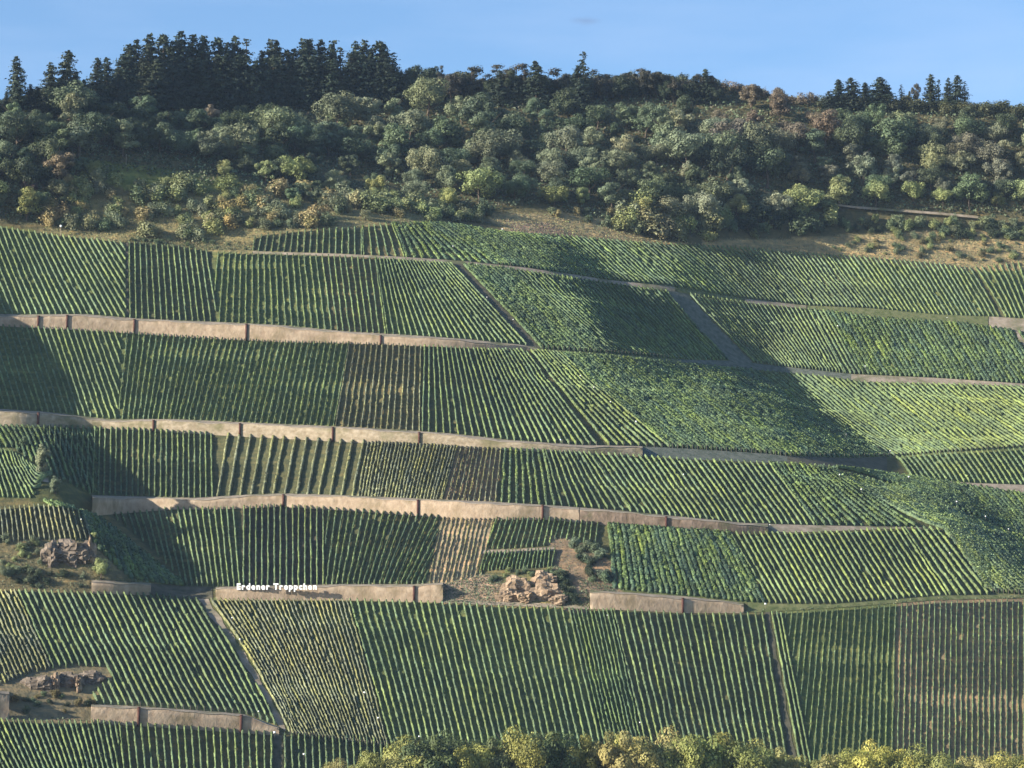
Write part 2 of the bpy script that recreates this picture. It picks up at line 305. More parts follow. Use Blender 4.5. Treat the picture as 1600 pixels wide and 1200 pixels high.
def leafmat(name,src,trans=.22,var=.35,yel=.5,scale=.25):
    """src: 'attr' (tint attribute) or 'obj' (object colour)"""
    m,nt,p=newmat(name); L=nt.links
    if src=='attr': s=N(nt,'ShaderNodeAttribute',attribute_name='tint').outputs['Color']
    elif src=='obj': s=N(nt,'ShaderNodeObjectInfo').outputs['Color']
    else: s=N(nt,'ShaderNodeRGB'); s.outputs[0].default_value=(*src,1); s=s.outputs[0]
    n1=noise(nt,scale,3); n2=noise(nt,.035,2)
    v=N(nt,'ShaderNodeMapRange',in_={1:.3,2:.7,3:1-var,4:1+var}); L.new(n1.outputs[0],v.inputs[0])
    cmb=N(nt,'ShaderNodeCombineColor'); 
    for i in range(3): L.new(v.outputs[0],cmb.inputs[i])
    c=mixc(nt,1.0,s,cmb.outputs[0],'MULTIPLY')
    y=ramp(nt,n2.outputs[0],.45,.75,(0,0,0,1),(yel,yel,yel,1))
    c=mixc(nt,y.outputs[0],c,mixc(nt,1.0,c,(1.5,1.15,.75),'MULTIPLY'))
    L.new(c,p.inputs['Base Color']); p.inputs['Roughness'].default_value=.62; p.inputs['Specular IOR Level'].default_value=.25
    t=N(nt,'ShaderNodeBsdfTranslucent'); L.new(c,t.inputs[0])
    mx=N(nt,'ShaderNodeMixShader',in_={0:trans}); L.new(p.outputs[0],mx.inputs[1]); L.new(t.outputs[0],mx.inputs[2])
    L.new(mx.outputs[0],nt.nodes['Material Output'].inputs[0]); return m
def roughmat(name,c1,c2,scale=.4,rough=.9,vec=None,bump=.3,c3=None):
    m,nt,p=newmat(name); L=nt.links
    n=noise(nt,scale,6,vec); r=ramp(nt,n.outputs[0],.35,.68,(*c1,1),(*c2,1)); c=r.outputs[0]
    if c3:
        n3=noise(nt,scale*.22,4); c=mixc(nt,ramp(nt,n3.outputs[0],.5,.66).outputs[0],c,c3)
    L.new(c,p.inputs['Base Color']); p.inputs['Roughness'].default_value=rough; p.inputs['Specular IOR Level'].default_value=.2
    b=N(nt,'ShaderNodeBump',in_={'Strength':bump,'Distance':.5}); L.new(n.outputs[0],b.inputs['Height']); L.new(b.outputs[0],p.inputs['Normal'])
    return m
M_vine=leafmat('vine_leaf','attr',.2,.5,.25,.45)
M_tree=leafmat('tree_leaf','obj',.18,.35,.4,.18)
M_bark=roughmat('bark',(.06,.045,.03),(.13,.10,.075),2)
M_wood=roughmat('weathered_post',(.10,.085,.065),(.22,.19,.15),3)
M_wall=roughmat('concrete_wall',(.28,.205,.14),(.40,.31,.22),.5,.9,(1,1,.8),.7,(.22,.17,.105))
M_bank=roughmat('earth_bank_wall',(.13,.095,.065),(.27,.20,.15),.5,.95,(1,1,.6),.9,(.11,.10,.055))
M_cope=roughmat('coping_stone',(.30,.25,.20),(.42,.36,.29),.8)
M_bar=roughmat('dark_red_bar',(.055,.025,.02),(.10,.045,.035),1.5)
M_path=roughmat('path_gravel',(.20,.16,.115),(.33,.27,.205),.35,.95,None,.3,(.12,.12,.06))
M_grassp=roughmat('path_grass',(.07,.09,.03),(.16,.16,.075),.4,.95,None,.3)
M_track=roughmat('track_earth',(.05,.052,.032),(.115,.10,.07),.3,.95,None,.4)
M_grey=roughmat('slate_strip',(.06,.075,.055),(.135,.14,.115),.4,.95,None,.4)
M_rock=roughmat('rock',(.20,.135,.085),(.42,.31,.21),.55,.95,None,.9,(.16,.12,.085))
M_rockd=roughmat('rock_dark',(.085,.068,.052),(.23,.185,.145),.5,.95,None,.9)
M_white=newmat('white_paint')[0]; M_white.node_tree.nodes['Principled BSDF'].inputs['Base Color'].default_value=(.86,.86,.84,1)
# ---------------- the land: one sheet from the valley floor over the hill ----------------
def inpoly(u,v,pl):
    ins=np.zeros(np.shape(u),bool); n=len(pl); j=n-1
    for i in range(n):
        xi,yi=pl[i]; xj,yj=pl[j]
        c=((yi>v)!=(yj>v))&(u<(xj-xi)*(v-yi)/((yj-yi) or 1e-9)+xi); ins^=c; j=i
    return ins
def spots(u,v,sc,seed=0):
    s=0
    for k in range(5):
        a=seed*1.7+k*2.4; s=s+np.sin(u/sc*math.cos(a)*(1+.4*k)+v/sc*1.6*math.sin(a)*(1+.4*k)+a*3)
    return s/5
MEAD=[ # surface zones above and between the vineyards: polygon, colour
 (C(100,318,300,296,560,298,660,318,700,352,620,354,540,360,400,372,395,398,280,388,160,378,60,364,90,340),(.15,.14,.07)),
 (C(745,330,960,338,1010,372,1090,382,1040,386,960,378,870,368,790,360),(.24,.20,.11)),
 (C(790,345,860,350,905,368,860,370,800,360),(.25,.18,.135)),
 (C(1100,374,1240,372,1420,362,1700,356,1700,420,1500,424,1350,408,1250,398,1100,388),(.235,.195,.105)),
 (C(130,248,250,262,420,290,330,302,200,298,120,270),(.11,.13,.045)),
 (C(857,840,890,838,960,880,975,945,900,960,870,950,850,930,868,890),(.17,.13,.085)),
 (C(692,912,760,898,800,900,860,900,880,950,760,950,692,944),(.14,.13,.06)),
 (C(690,913,760,899,785,903,775,944,690,942),(.27,.205,.15)),
 (C(905,905,960,918,962,952,905,950),(.20,.15,.11)),
 (C(860,880,885,895,912,945,880,948),(.20,.15,.11)),
 (C(-100,838,150,842,200,900,150,930,-100,930),(.11,.10,.055)),
 (C(-100,1040,180,1040,170,1130,-100,1130),(.13,.115,.07)),
 (C(142,1086,440,1115,440,1138,337,1113,142,1101),(.17,.16,.07)),
 (C(20,668,150,690,150,800,60,800,20,740),(.06,.07,.03)),
]
def ground_color(u,v):
    c=np.empty(u.shape+(3,)); c[...]=(.075,.075,.036)
    wood=v<cv(T0,u)
    c[wood]=(.075,.072,.038)
    for d in PL:
        _,t,b,Le,Ri,_,_,n,w,h,ti,gr,lo=d
        a,bb=cv(t,u),cv(b,u); s=(v-a)/np.maximum(bb-a,1)
        m=(s>-.02)&(s<1.02)&(u>Le[0]+(Le[1]-Le[0])*s-1)&(u<Ri[0]+(Ri[1]-Ri[0])*s+1)&(u>=t[0,0])
        c[m]=gr
    for pl,col in MEAD:
        m=inpoly(u,v,pl); c[m]=col
    g=spots(u,v,26,1)*.5+spots(u,v,9,2)*.5
    c*= (1+.25*g)[...,None]
    return c
us=np.arange(-690,2291,5.0); s=np.linspace(0,1,48)[:-1]
vs_low=np.arange(360,1300.1,4.0)
skc=cv(SK,us)
Vg=np.concatenate([skc[None]+(360-skc[None])*s[:,None],np.repeat(vs_low[:,None],len(us),1)])
Ug=np.repeat(us[None],len(Vg),0)
Pt=P(Ug,Vg); Cg=ground_color(Ug,Vg)
# plateau behind the crest and the valley floor in front
top=Pt[0]; bk=[]
for d,dz in ((4000,-120),(1500,-60),(600,-25),(200,-6),(60,0)):
    q=top.copy(); q[:,1]+=d; q[:,2]+=dz; bk.append(q)
bot=Pt[-1]; fr=[]
for y,z in ((880,-8),(860,-14),(700,-16),(300,-17),(-250,-18)):
    q=bot.copy(); q[:,1]=np.minimum(q[:,1]-5,y); q[:,2]=z; fr.append(q)
Pt=np.concatenate([np.array(bk),Pt,np.array(fr)]); nb=len(bk)
Cg=np.concatenate([np.repeat(Cg[:1],5,0),Cg,np.repeat(Cg[-1:]*0+.07,5,0)])
nr,nc=Pt.shape[:2]; i=np.arange(nr-1)[:,None]*nc; j=np.arange(nc-1)[None]
fa=np.stack([i+j,i+nc+j,i+nc+j+1,i+j+1],-1).reshape(-1,4)
m,nt,p=newmat('hill_soil'); L=nt.links
at=N(nt,'ShaderNodeAttribute',attribute_name='tint')
n1=noise(nt,.35,6); n2=noise(nt,.16,5,(.35,.35,4)); n3=noise(nt,1.6,3)
c=mixc(nt,ramp(nt,n1.outputs[0],.42,.62).outputs[0],at.outputs['Color'],mixc(nt,1.0,at.outputs['Color'],(1.55,1.35,1.2),'MULTIPLY'))
c=mixc(nt,ramp(nt,n2.outputs[0],.52,.66,(0,0,0,1),(.55,.55,.55,1)).outputs[0],c,mixc(nt,1.0,c,(2.0,1.65,1.5),'MULTIPLY'))
c=mixc(nt,ramp(nt,n3.outputs[0],.3,.7,(.6,.6,.6,1),(1.2,1.2,1.2,1)).outputs[0],(0,0,0),c) if False else c
L.new(c,p.inputs['Base Color']); p.inputs['Roughness'].default_value=.95; p.inputs['Specular IOR Level'].default_value=.1
b=N(nt,'ShaderNodeBump',in_={'Strength':.8,'Distance':.9}); L.new(n1.outputs[0],b.inputs['Height']); L.new(b.outputs[0],p.inputs['Normal'])
hill=link('hillside',mk_mesh('hillside',Pt.reshape(-1,3),fa,[m],Cg.reshape(-1,3),smooth=True)); tag(hill,kind='structure')

# ---------------- paths, tracks and verges ----------------
def strip(name,top,bott,u0,u1,mat,off=.12,step=6):
    uu=np.arange(u0,u1+.1,step); a=cv(top,uu); b=cv(bott,uu)
    V=[]
    for k in np.linspace(0,1,4):
        q=P(uu,a+(b-a)*k); q[:,2]+=off; q[:,1]-=off*1.2; V.append(q)
    V=np.array(V); n=len(uu); i=np.arange(3)[:,None]*n; j=np.arange(n-1)[None]
    f=np.stack([i+j,i+n+j,i+n+j+1,i+j+1],-1).reshape(-1,4)
    return tag(link(name,mk_mesh(name,V.reshape(-1,3),f,[mat],smooth=True)),kind='structure')
strip('path',R0u,R0l,395,1060,M_path); strip('path',R0u,R0l,1164,1262,M_path,.13); strip('path',R0u,R0l,1262,1545,M_grassp); strip('path',R0u,R0l,1545,1720,M_path)
strip('path',R0u,R0l,1060,1164,M_grassp,.125)
strip('path',R1u,R1l,826,1060,M_grassp); strip('path',R1u,R1l,1060,1330,M_grey); strip('path',R1u,R1l,1330,1720,M_path)
strip('path',R2u,R2l,1002,1230,M_grey); strip('path',R2u,R2l,1230,1391,M_track)
strip('path',D2,R2l,1480,1720,M_path,.12)
strip('path',R3u,R3l,1200,1440,M_path)
strip('path',R4u,R4l,1168,1720,M_grassp); strip('path',R4u,R4l,236,337,M_track)
strip('path',C(1300,322,1336,326,1400,331,1470,336,1530,342),C(1300,325,1336,329.5,1400,334.5,1470,339.5,1530,345.5),1306,1528,M_path,1.1)
strip('path',C(692,937,760,940,867,944,925,948),C(692,942,760,946,867,950,925,953),692,925,M_path,.15)
strip('path',C(750,860,800,859,868,855),C(750,866,800,865,868,862),752,866,M_path,.13)
strip('path',C(40,744,82,747),C(40,750,82,755),46,80,M_path,.14)
def upstrip(name,Le,Ri,top,bott,mat,off=.1,wob=1.5):
    V=[]; ns=24
    for k in range(ns+1):
        s=k/ns; a=Le[0]+(Le[1]-Le[0])*s+math.sin(k*1.3)*wob; b=Ri[0]+(Ri[1]-Ri[0])*s+math.cos(k*1.7)*wob
        for x in np.linspace(a,b,4):
            v=cv(top,x)+(cv(bott,x)-cv(top,x))*s; q=P(x,v); q[2]+=off; q[1]-=off; V.append(q)
    i=np.arange(ns)[:,None]*4; j=np.arange(3)[None]
    f=np.stack([i+j,i+4+j,i+4+j+1,i+j+1],-1).reshape(-1,4)
    return tag(link(name,mk_mesh(name,np.array(V),f,[mat],smooth=True)),kind='structure')
upstrip('track',(702,825),(721,846),R0l,R1u,M_track); upstrip('track',(1042,1141),(1074,1177),R0l,R1u,M_grey)
upstrip('track',(309,438),(324,449),R4l,R5u,M_path,.1,2.2); upstrip('track',(1195,1244),(1202,1254),R4l,R5u,M_track)
upstrip('track',(425,427),(441,444),R5l,BOT,M_track); upstrip('track',(1584,1640),(1591,1648),R0l,R1u,M_path)
upstrip('track',(196,198),(200,201),R0l,R1u,M_track,.1,.5)

M_sand=roughmat('sandy_wall',(.24,.19,.125),(.40,.33,.24),.5,.95,(1,1,1.4),.6,(.17,.15,.08))
# ---------------- retaining walls ----------------
def wall(name,label,up,lo,u0,u1,bars,cat='retaining wall',mat=M_wall,jag=0):
    e=tag(bpy.data.objects.new(name,None),label,cat,'retaining walls of the terraces'); COL.objects.link(e)
    uu=np.unique(np.append(np.arange(u0,u1,5.0),u1)); a=cv(up,uu)+2.4+.9*np.sin(uu/23)+.7*np.sin(uu/7.3+1); b=cv(lo,uu)
    k=np.ones(5)/5
    B=P(uu,b); B[:,1]-=.5; B[:,2]-=.3
    Bs=B.copy(); Bs[:,1]=np.convolve(np.pad(B[:,1],2,'edge'),k,'valid')
    x,t=ray(uu,a); zt=t*Bs[:,1]
    TF_=np.stack([Bs[:,0],Bs[:,1],zt],1); TFb=TF_.copy(); TFb[:,1]+=.7; Bb=Bs.copy(); Bb[:,1]+=.7
    e.location=Bs[len(uu)//2]; o0=np.array(e.location)
    n=len(uu)
    rows=[Bs+(TF_-Bs)*q for q in (0,.33,.66,1)]+[TFb,Bb]
    V=np.concatenate(rows)-o0; i=np.arange(5)[:,None]*n; j=np.arange(n-1)[None]
    f=np.stack([i+j,i+j+1,i+n+j+1,i+n+j],-1).reshape(-1,4)
    f=np.concatenate([f,[[0,3*n,4*n,5*n],[n-1,6*n-1,5*n-1,4*n-1]]])
    link('wall_face',mk_mesh('wall_face',V,f,[mat]),e)
    # coping
    cp_=[]; 
    for dy,dz in ((-.12,-.02),(-.12,.16),(.82,.16),(.82,-.02)):
        q=TF_.copy(); q[:,1]+=dy; q[:,2]+=dz+.03; cp_.append(q)
    V=np.concatenate(cp_)-o0; i=np.arange(4)[:,None]*n
    f=np.stack([i+j,i+j+1,(i+n)%(4*n)+j+1,(i+n)%(4*n)+j],-1).reshape(-1,4)
    link('coping',mk_mesh('coping',V,f,[M_cope]),e)
    for pu in bars:  # dark red bars standing in for shaded stair openings in the wall
        k0=int(np.argmin(abs(uu-pu))); h=zt[k0]-Bs[k0,2]; mb=MB()
        mb.box((Bs[k0,0]-o0[0],Bs[k0,1]-.32-o0[1],Bs[k0,2]+h/2-o0[2]+.1),(.85,.5,h+.3)); mb.box((Bs[k0,0]-o0[0],Bs[k0,1]-.32-o0[1],zt[k0]-o0[2]+.35),(1.1,.7,.2))
        link('opening_bar',mb.mesh('opening_bar',M_bar),e)
    # road slab behind the wall, back to the slope
    G=P(uu,cv(up,uu)-1.0); G[:,2]+=.05
    q0=TF_.copy(); q0[:,1]+=.75; q0[:,2]-=.05; bad=G[:,1]<q0[:,1]+.3; G[bad,1]=q0[bad,1]+.3
    V=np.concatenate([q0,G]); f=np.stack([np.arange(n-1),np.arange(n-1)+1,np.arange(n-1)+1+n,np.arange(n-1)+n],-1)
    tag(link('road',mk_mesh('road',V,f,[M_path])),kind='structure')
    return e
wall('retaining_wall','long pinkish concrete wall with dark red bars under the topmost full terrace',R1u,R1l,-120,840,(-20,62,107,212,387,595))
wall('retaining_wall','pale sandy wall with four small bars in the middle of the hillside',R2u,R2l,-120,1004,(62,238,374,519,656),mat=M_sand)
wall('retaining_wall','wide tan wall directly above the boldly striped plot with the white lettering',R3u,R3l,143,905,(444,655,848))
wall('retaining_wall','brown earthy bank wall above the dense dark plot',R3u,R3l,906,1200,(1042,),mat=M_bank)
wall('retaining_wall','short pink wall piece right of the left quarry rock',R4u,R4l,143,236,())
wall('retaining_wall','low tan wall carrying the white lettering',R4u,R4l,337,692,(647,))
wall('retaining_wall','brownish pink wall right of the gully with bushes',C(922,923,969,926,1070,933,1162,943),R4l,922,1162,(1065,))
wall('retaining_wall','low sloping pinkish wall at the bottom left below the cave rock',R5u,R5l,142,436,(219,375))
wall('retaining_wall','tall pale end of a wall at the lower left edge',C(-200,1060,15,1082),C(-200,1118,15,1122),-90,14,())
# ---------------- vine rows ----------------
def row_geo(path,w,h,tint,loose,r):
    K=len(path); t=np.gradient(path,axis=0); lat=np.stack([t[:,1],-t[:,0],np.zeros(K)],1); lat/=np.linalg.norm(lat,axis=1,keepdims=True)+1e-9
    hh=h*.92*(1+r.normal(0,.025+.05*min(loose,1)**1.5,K)); ww=w*(1+r.normal(0,.07+.10*min(loose,.8),K)).clip(.3,2.2)
    wander=np.convolve(r.normal(0,.10*(.3+loose),K+8),np.ones(9)/4,'valid')[:K]
    fx=np.sin(path[:,0]/19+path[:,2]/7.3)+np.sin(path[:,0]/47-path[:,2]/4.1+2)+np.sin(path[:,2]/2.1+path[:,0]/31)
    hh=hh*(1-.38*np.clip((fx-1.1)*1.4,0,1)*min(1,.55+loose*.5)*((K>6)))
    # thin or missing vines
    if K>12:
        for _ in range(r.poisson(K/70*(.4+loose))):
            k=r.integers(0,K-3); hh[k:k+r.integers(1,4)]*=r.uniform(.35,.7)
    prof=np.array([(-.75,.18),(-1.05,.5),(-.95,.85),(-.35,1.02),(.35,1.0),(.95,.85),(1.05,.5),(.75,.18)])
    n=len(prof)
    px=prof[:,0][None]*ww[:,None]*(1+r.normal(0,.13,(K,n)))+wander[:,None]; pz=prof[:,1][None]*hh[:,None]*(1+r.normal(0,.05,(K,n)))
    V=path[:,None]+lat[:,None]*px[...,None]; V[...,2]+=pz; V+=r.normal(0,.05+.04*loose*(loose<1.1),(K,n,3))
    i=np.arange(K-1)[:,None]*n; j=np.arange(n-1)[None]
    f=np.stack([i+j,i+j+1,i+n+j+1,i+n+j],-1).reshape(-1,4)
    caps=np.array([[0,7,6,1],[1,6,5,2],[2,5,4,3]]); f=np.concatenate([f,caps,caps[:,::-1]+(K-1)*n])
    V=V.reshape(-1,3)
    # leaf tufts
    Ln=np.linalg.norm(np.diff(path,axis=0),axis=1).sum(); nl=int(Ln*(3.6+5*(loose>1.1)))+2
    k=r.integers(0,K-1,nl); fr=r.uniform(0,1,nl)[:,None]; c=path[k]*(1-fr)+path[k+1]*fr
    z=r.uniform(.3,1.08+.22*(loose>1.1),nl)**.7*hh[k]; sd=np.sign(r.uniform(-1,1,nl))*np.sqrt(r.uniform(.2,1,nl))
    sd=np.where(z>.95*hh[k],sd*.5,sd)
    c=c+lat[k]*(sd*ww[k]*1.15+wander[k])[:,None]; c[:,2]+=z
    nm=lat[k]*sd[:,None]*1.2+r.normal(0,.7,(nl,3)); nm[:,2]+=.5
    qv,qf=quads(c,nm,r.uniform(.10,.26,nl)*(1+.2*min(loose,1))*(.6+.5*min(w/.38,1.4)),1.0,r)
    col=np.concatenate([np.repeat(r.normal(1,.05),len(V)),np.repeat(r.normal(1.05,.22+.1*(loose>1.1),nl).clip(.5,1.7),4)])
    fb=1+.16*np.sin(path[:,0]/29-path[:,2]/11)*np.sin(path[:,0]/13+path[:,2]/17+1)+.10*np.clip(fx,-1,2)
    kk=np.concatenate([np.repeat(np.arange(K),n),np.repeat(k,4)])
    ylw=np.convolve(r.normal(0,1,K+10),np.ones(11)/4,'valid')[:K].clip(-1,2)*.07*(1+loose)
    T=np.array(tint)[None]*(col*fb[kk])[:,None]; T=T*(1+np.stack([ylw[kk]*1.3,ylw[kk],-ylw[kk]*.5],1))
    return np.concatenate([V,qv]),np.concatenate([f,qf+len(V)]),T
ONES='zeroth first second third fourth fifth sixth seventh eighth ninth tenth eleventh twelfth thirteenth fourteenth fifteenth sixteenth seventeenth eighteenth nineteenth'.split()
TENS=['','','twent','thirt','fort','fift','sixt','sevent','eight','ninet']
def ordn(n):
    if n<20: return ONES[n]
    if n>=100: return 'hundredth' if n==100 else 'hundred and '+ordn(n-100)
    return TENS[n//10]+('ieth' if n%10==0 else 'y-'+ONES[n%10])
rows=[]
for pi,d in enumerate(PL):
    desc,t,b,Le,Ri,A,Bg,n,w,h,ti,gr,lo=d
    st0=(Bg[0]-A[0])/n; st1=(Bg[1]-A[1])/n; cnt=0
    lim=60
    for k in range(-lim,n+lim+1):
        a0=A[0]+st0*k+R.normal(0,.25); a1=A[1]+st1*k+R.normal(0,.25)
        S_=np.linspace(0,1,61); uu=a0+(a1-a0)*S_
        if uu.max()<-60 or uu.min()>1660: continue
        vt=cv(t,uu); vb=cv(b,uu); vv=vt+(vb-vt)*S_
        ok=(uu>Le[0]+(Le[1]-Le[0])*S_-.5)&(uu<Ri[0]+(Ri[1]-Ri[0])*S_+.5)&(vb-vt>3)&(uu>-70)&(uu<1670)&(vv<1262)
        ok[0]=False
        for ex in EXCL: ok&=~inpoly(uu,vv,ex)
        if a0+0<t[0,0]-1 and a1<t[0,0]-1: continue
        # longest run(s)
        idx=np.flatnonzero(ok)
        if len(idx)<3: continue
        runs=np.split(idx,np.flatnonzero(np.diff(idx)>1)+1)
        for rn in runs:
            if len(rn)<3 or abs(vv[rn[-1]]-vv[rn[0]])<5: continue
            path=P(uu[rn],vv[rn]); Ln=np.r_[0,np.cumsum(np.linalg.norm(np.diff(path,axis=0),axis=1))]
            m_=max(3,int(Ln[-1]/1.15)+1); q=np.linspace(0,Ln[-1],m_)
            path=np.stack([np.interp(q,Ln,path[:,i]) for i in range(3)],1)
            inf=(uu[rn]>0)&(uu[rn]<1600)&(vv[rn]<1175)
            px=np.hypot(uu[rn[-1]]-uu[rn[0]],vv[rn[-1]]-vv[rn[0]])*inf.mean()*(w+.25)*min(1,1.2/(.6+lo*.5))
            if inf.any(): cnt+=1
            rows.append([px,pi,cnt if inf.any() else 0,path])
order=sorted(range(len(rows)),key=lambda i:-rows[i][0]); big=set(order[:292])
print('ROWS',len(rows),'km',sum(len(r[3]) for r in rows)*1.15/1000)
RV,RF,RC,rn_=[],[],[],0
for i,(px,pi,c,path) in enumerate(rows):
    d=PL[pi]; rr=np.random.default_rng(1000+i)
    v,f,tn=row_geo(path,d[8]*(.86 if d[12]<1 else 1),d[9],d[10],d[12],rr)
    if i in big:
        o0=path[-1].copy(); o=link('vine_row',mk_mesh('vine_row',v-o0,f,[M_vine],tn),None,o0)
        tag(o,'%s row from left, %s'%(ordn(c),d[0]),'vine row','vine rows running down the terraces')
        mb=MB(); dr=(path[-1]-path[-2]); dr/=np.linalg.norm(dr)
        q=path[-1]+dr*.5-o0; mb.tube([q+[0,0,-.2],q+[0,0,1.0],q+[0,0,2.1]],.07,5)
        link('end_post',mb.mesh('end_post',M_wood),o)
    else:
        RV.append(v);RF.append(f+rn_);RC.append(tn);rn_+=len(v)
o=link('vine_rows',mk_mesh('vine_rows',np.concatenate(RV),np.concatenate(RF),[M_vine],np.concatenate(RC)))
tag(o,'the smaller and more distant rows of green vines covering the terraces','vine rows',None,'stuff')
print('row verts',rn_)
# ---------------- trees and shrubs ----------------
def trunk(mb,h,r0,limbs,rr,top=.75,lean=0):
    pts=[];x=y=0
    for k in range(7):
        z=h*top*k/6; pts.append((x,y,z)); x+=rr.uniform(-.02,.02)*h+lean*h/6; y+=rr.uniform(-.02,.02)*h
    mb.tube(pts,[r0*(1.25-.95*k/6)*(1.3 if k==0 else 1) for k in range(7)],7)
    for k in range(limbs):
        a=rr.uniform(0,6.28); i=rr.integers(2,6); p=np.array(pts[i]); L_=h*rr.uniform(.18,.36)
        e=p+np.array([math.cos(a)*L_,math.sin(a)*L_,L_*rr.uniform(.35,.9)]); m_=(p+e)/2+[0,0,-.03*h]
        mb.tube([p,m_,e],[r0*.45,r0*.3,r0*.1],5)
def broadleaf(seed,shape='round',N_=5200):
    """a tree 10 m tall: trunk, limbs and a crown of leaf clumps on many lobes"""
    rr=np.random.default_rng(seed); mb=MB(); trunk(mb,10,.22,7,rr)
    rx,rz,cz={'round':(4.3,4.0,5.8),'wide':(5.4,3.4,6.2),'tall':(3.1,4.7,5.2),'loose':(4.2,4.2,5.7),'bush':(5.2,4.6,4.8)}[shape]
    nl={'loose':15,'bush':13}.get(shape,20); lob=[]
    for k in range(nl):
        d=rr.normal(size=3); d/=np.linalg.norm(d); q=rr.uniform(.35,.82 if shape!='loose' else .95)
        r_=rr.uniform(.24,.42)*rx*(0.85 if shape=='loose' else 1)
        lob.append((np.array([d[0]*rx*q,d[1]*rx*q,cz+d[2]*rz*q]),r_))
    lob.append((np.array([0,0,cz]),rx*.5))
    cs=[];ns=[]
    A=np.array([l[1]**2 for l in lob]); cnt=(N_*A/A.sum()).astype(int)
    for (c,r_),n in zip(lob,cnt):
        d=rr.normal(size=(n,3)); d/=np.linalg.norm(d,axis=1,keepdims=True); q=rr.uniform(.7,1.06,n)[:,None]
        cs.append(c+d*r_*q*np.array([1,1,.85])); ns.append(d*1.2+rr.normal(0,.35,(n,3))+[0,0,.2])
    c=np.concatenate(cs); nn=np.concatenate(ns)
    # leave out the deep inside, keep ragged gaps
    keep=(c[:,2]>.7)&(np.sin(c[:,0]*1.9+seed)+np.sin(c[:,1]*2.1)+np.sin(c[:,2]*1.7+seed*2)>-2.15+(.35 if shape=='loose' else 0))
    c=c[keep]; nn=nn[keep]
    v,f=quads(c,nn,rr.uniform(.11,.26,len(c))*(5200/max(N_,5200))**.4,.8,rr)
    return mb.mesh('trunk',M_bark),mk_mesh('crown',v,f,[M_tree])
def conifer(seed,w=.17,tiers=26,dens=1.0,bare=.06,ragged=.15):
    """a spruce 10 m tall: tiers of drooping boughs, blunt at the top"""
    rr=np.random.default_rng(seed); mb=MB(); mb.tube([(0,0,0),(0,0,3),(0,0,6.5),(0,0,9.9)],[.16,.13,.08,.02],7)
    cs=[];ns=[];sz=[]
    for k in range(tiers):
        z=min(10*(bare+(1-bare)*((k+rr.uniform(0,.6))/tiers)),9.9); t=z/10; rad=10*w*min(1,(1-t)/.62)**.62*(1+.12*math.sin(k*2.3+seed))+.12
        nb=max(5,int(11*dens*(1-.45*t)))
        for b_ in range(nb):
            a=rr.uniform(0,6.28); L_=rad*rr.uniform(1-2.0*ragged,1+ragged); m_=max(3,int(L_/.085*dens))
            q=rr.uniform(.15,1,m_); dr=-.30*q*L_+.14*(q**3)*L_+rr.uniform(-.05,.12)
            px=np.cos(a)*q*L_+rr.normal(0,.10,m_); py=np.sin(a)*q*L_+rr.normal(0,.10,m_)
            cs.append(np.stack([px,py,z+dr+rr.normal(0,.08,m_)],1)); ns.append(np.stack([np.cos(a)*np.ones(m_)*.9,np.sin(a)*np.ones(m_)*.9,np.ones(m_)*.6],1)+rr.normal(0,.45,(m_,3)))
            sz.append(rr.uniform(.11,.24,m_)*(1.15-.35*q))
    c=np.concatenate(cs); v,f=quads(c,np.concatenate(ns),np.concatenate(sz),.8,rr)
    return mb.mesh('trunk',M_bark),mk_mesh('crown',v,f,[M_tree])
def pine(seed,n=9):
    """a sparse pine 10 m tall: bare stem, flat clumps near the top"""
    rr=np.random.default_rng(seed); mb=MB(); trunk(mb,10,.15,0,rr,.95); cs=[];ns=[]
    for k in range(n):
        z=rr.uniform(4.6,9.6); a=rr.uniform(0,6.28); q=rr.uniform(.4,2.3)*(1.15-(z/10)**3*.7); c=np.array([math.cos(a)*q,math.sin(a)*q,z])
        mb.tube([(0,0,z-.9),c*[.5,.5,1]-[0,0,.4],c],[.07,.05,.025],5)
        d=rr.normal(size=(75,3)); d/=np.linalg.norm(d,axis=1,keepdims=True)
        cs.append(c+d*rr.uniform(.3,1,75)[:,None]*np.array([1.0,1.0,.5])*rr.uniform(.9,1.7)); ns.append(d+[0,0,.5])
    c=np.concatenate(cs); v,f=quads(c,np.concatenate(ns),rr.uniform(.12,.3,len(c)),.7,rr)
    return mb.mesh('trunk',M_bark),mk_mesh('crown',v,f,[M_tree])
def bush(seed,N_=1100,tall=1.0):
    rr=np.random.default_rng(seed); mb=MB(); 
    for k in range(4):
        a=rr.uniform(0,6.28); mb.tube([(0,0,-.3),(math.cos(a)*.5,math.sin(a)*.5,1.8),(math.cos(a)*1.3,math.sin(a)*1.3,4.5)],[.14,.1,.04],5)
    lob=[(np.array([rr.uniform(-2.6,2.6),rr.uniform(-2.2,2.2),rr.uniform(2.2,7.2)]),rr.uniform(1.6,2.9)) for _ in range(9)]+[(np.array([0,0,3.2]),3.2)]
    cs=[];ns=[]
    for c,r_ in lob:
        n=int(N_/10); d=rr.normal(size=(n,3)); d/=np.linalg.norm(d,axis=1,keepdims=True)
        cs.append(c+d*r_*rr.uniform(.5,1.1,n)[:,None]*[1,1,1.0*tall]); ns.append(d+rr.normal(0,.5,(n,3))+[0,0,.35])
    c=np.concatenate(cs); nn=np.concatenate(ns); k=c[:,2]>.1; c=c[k]; nn=nn[k]
    v,f=quads(c,nn,rr.uniform(.25,.55,len(c)),.8,rr)
    return mb.mesh('trunk',M_bark),mk_mesh('crown',v,f,[M_tree])
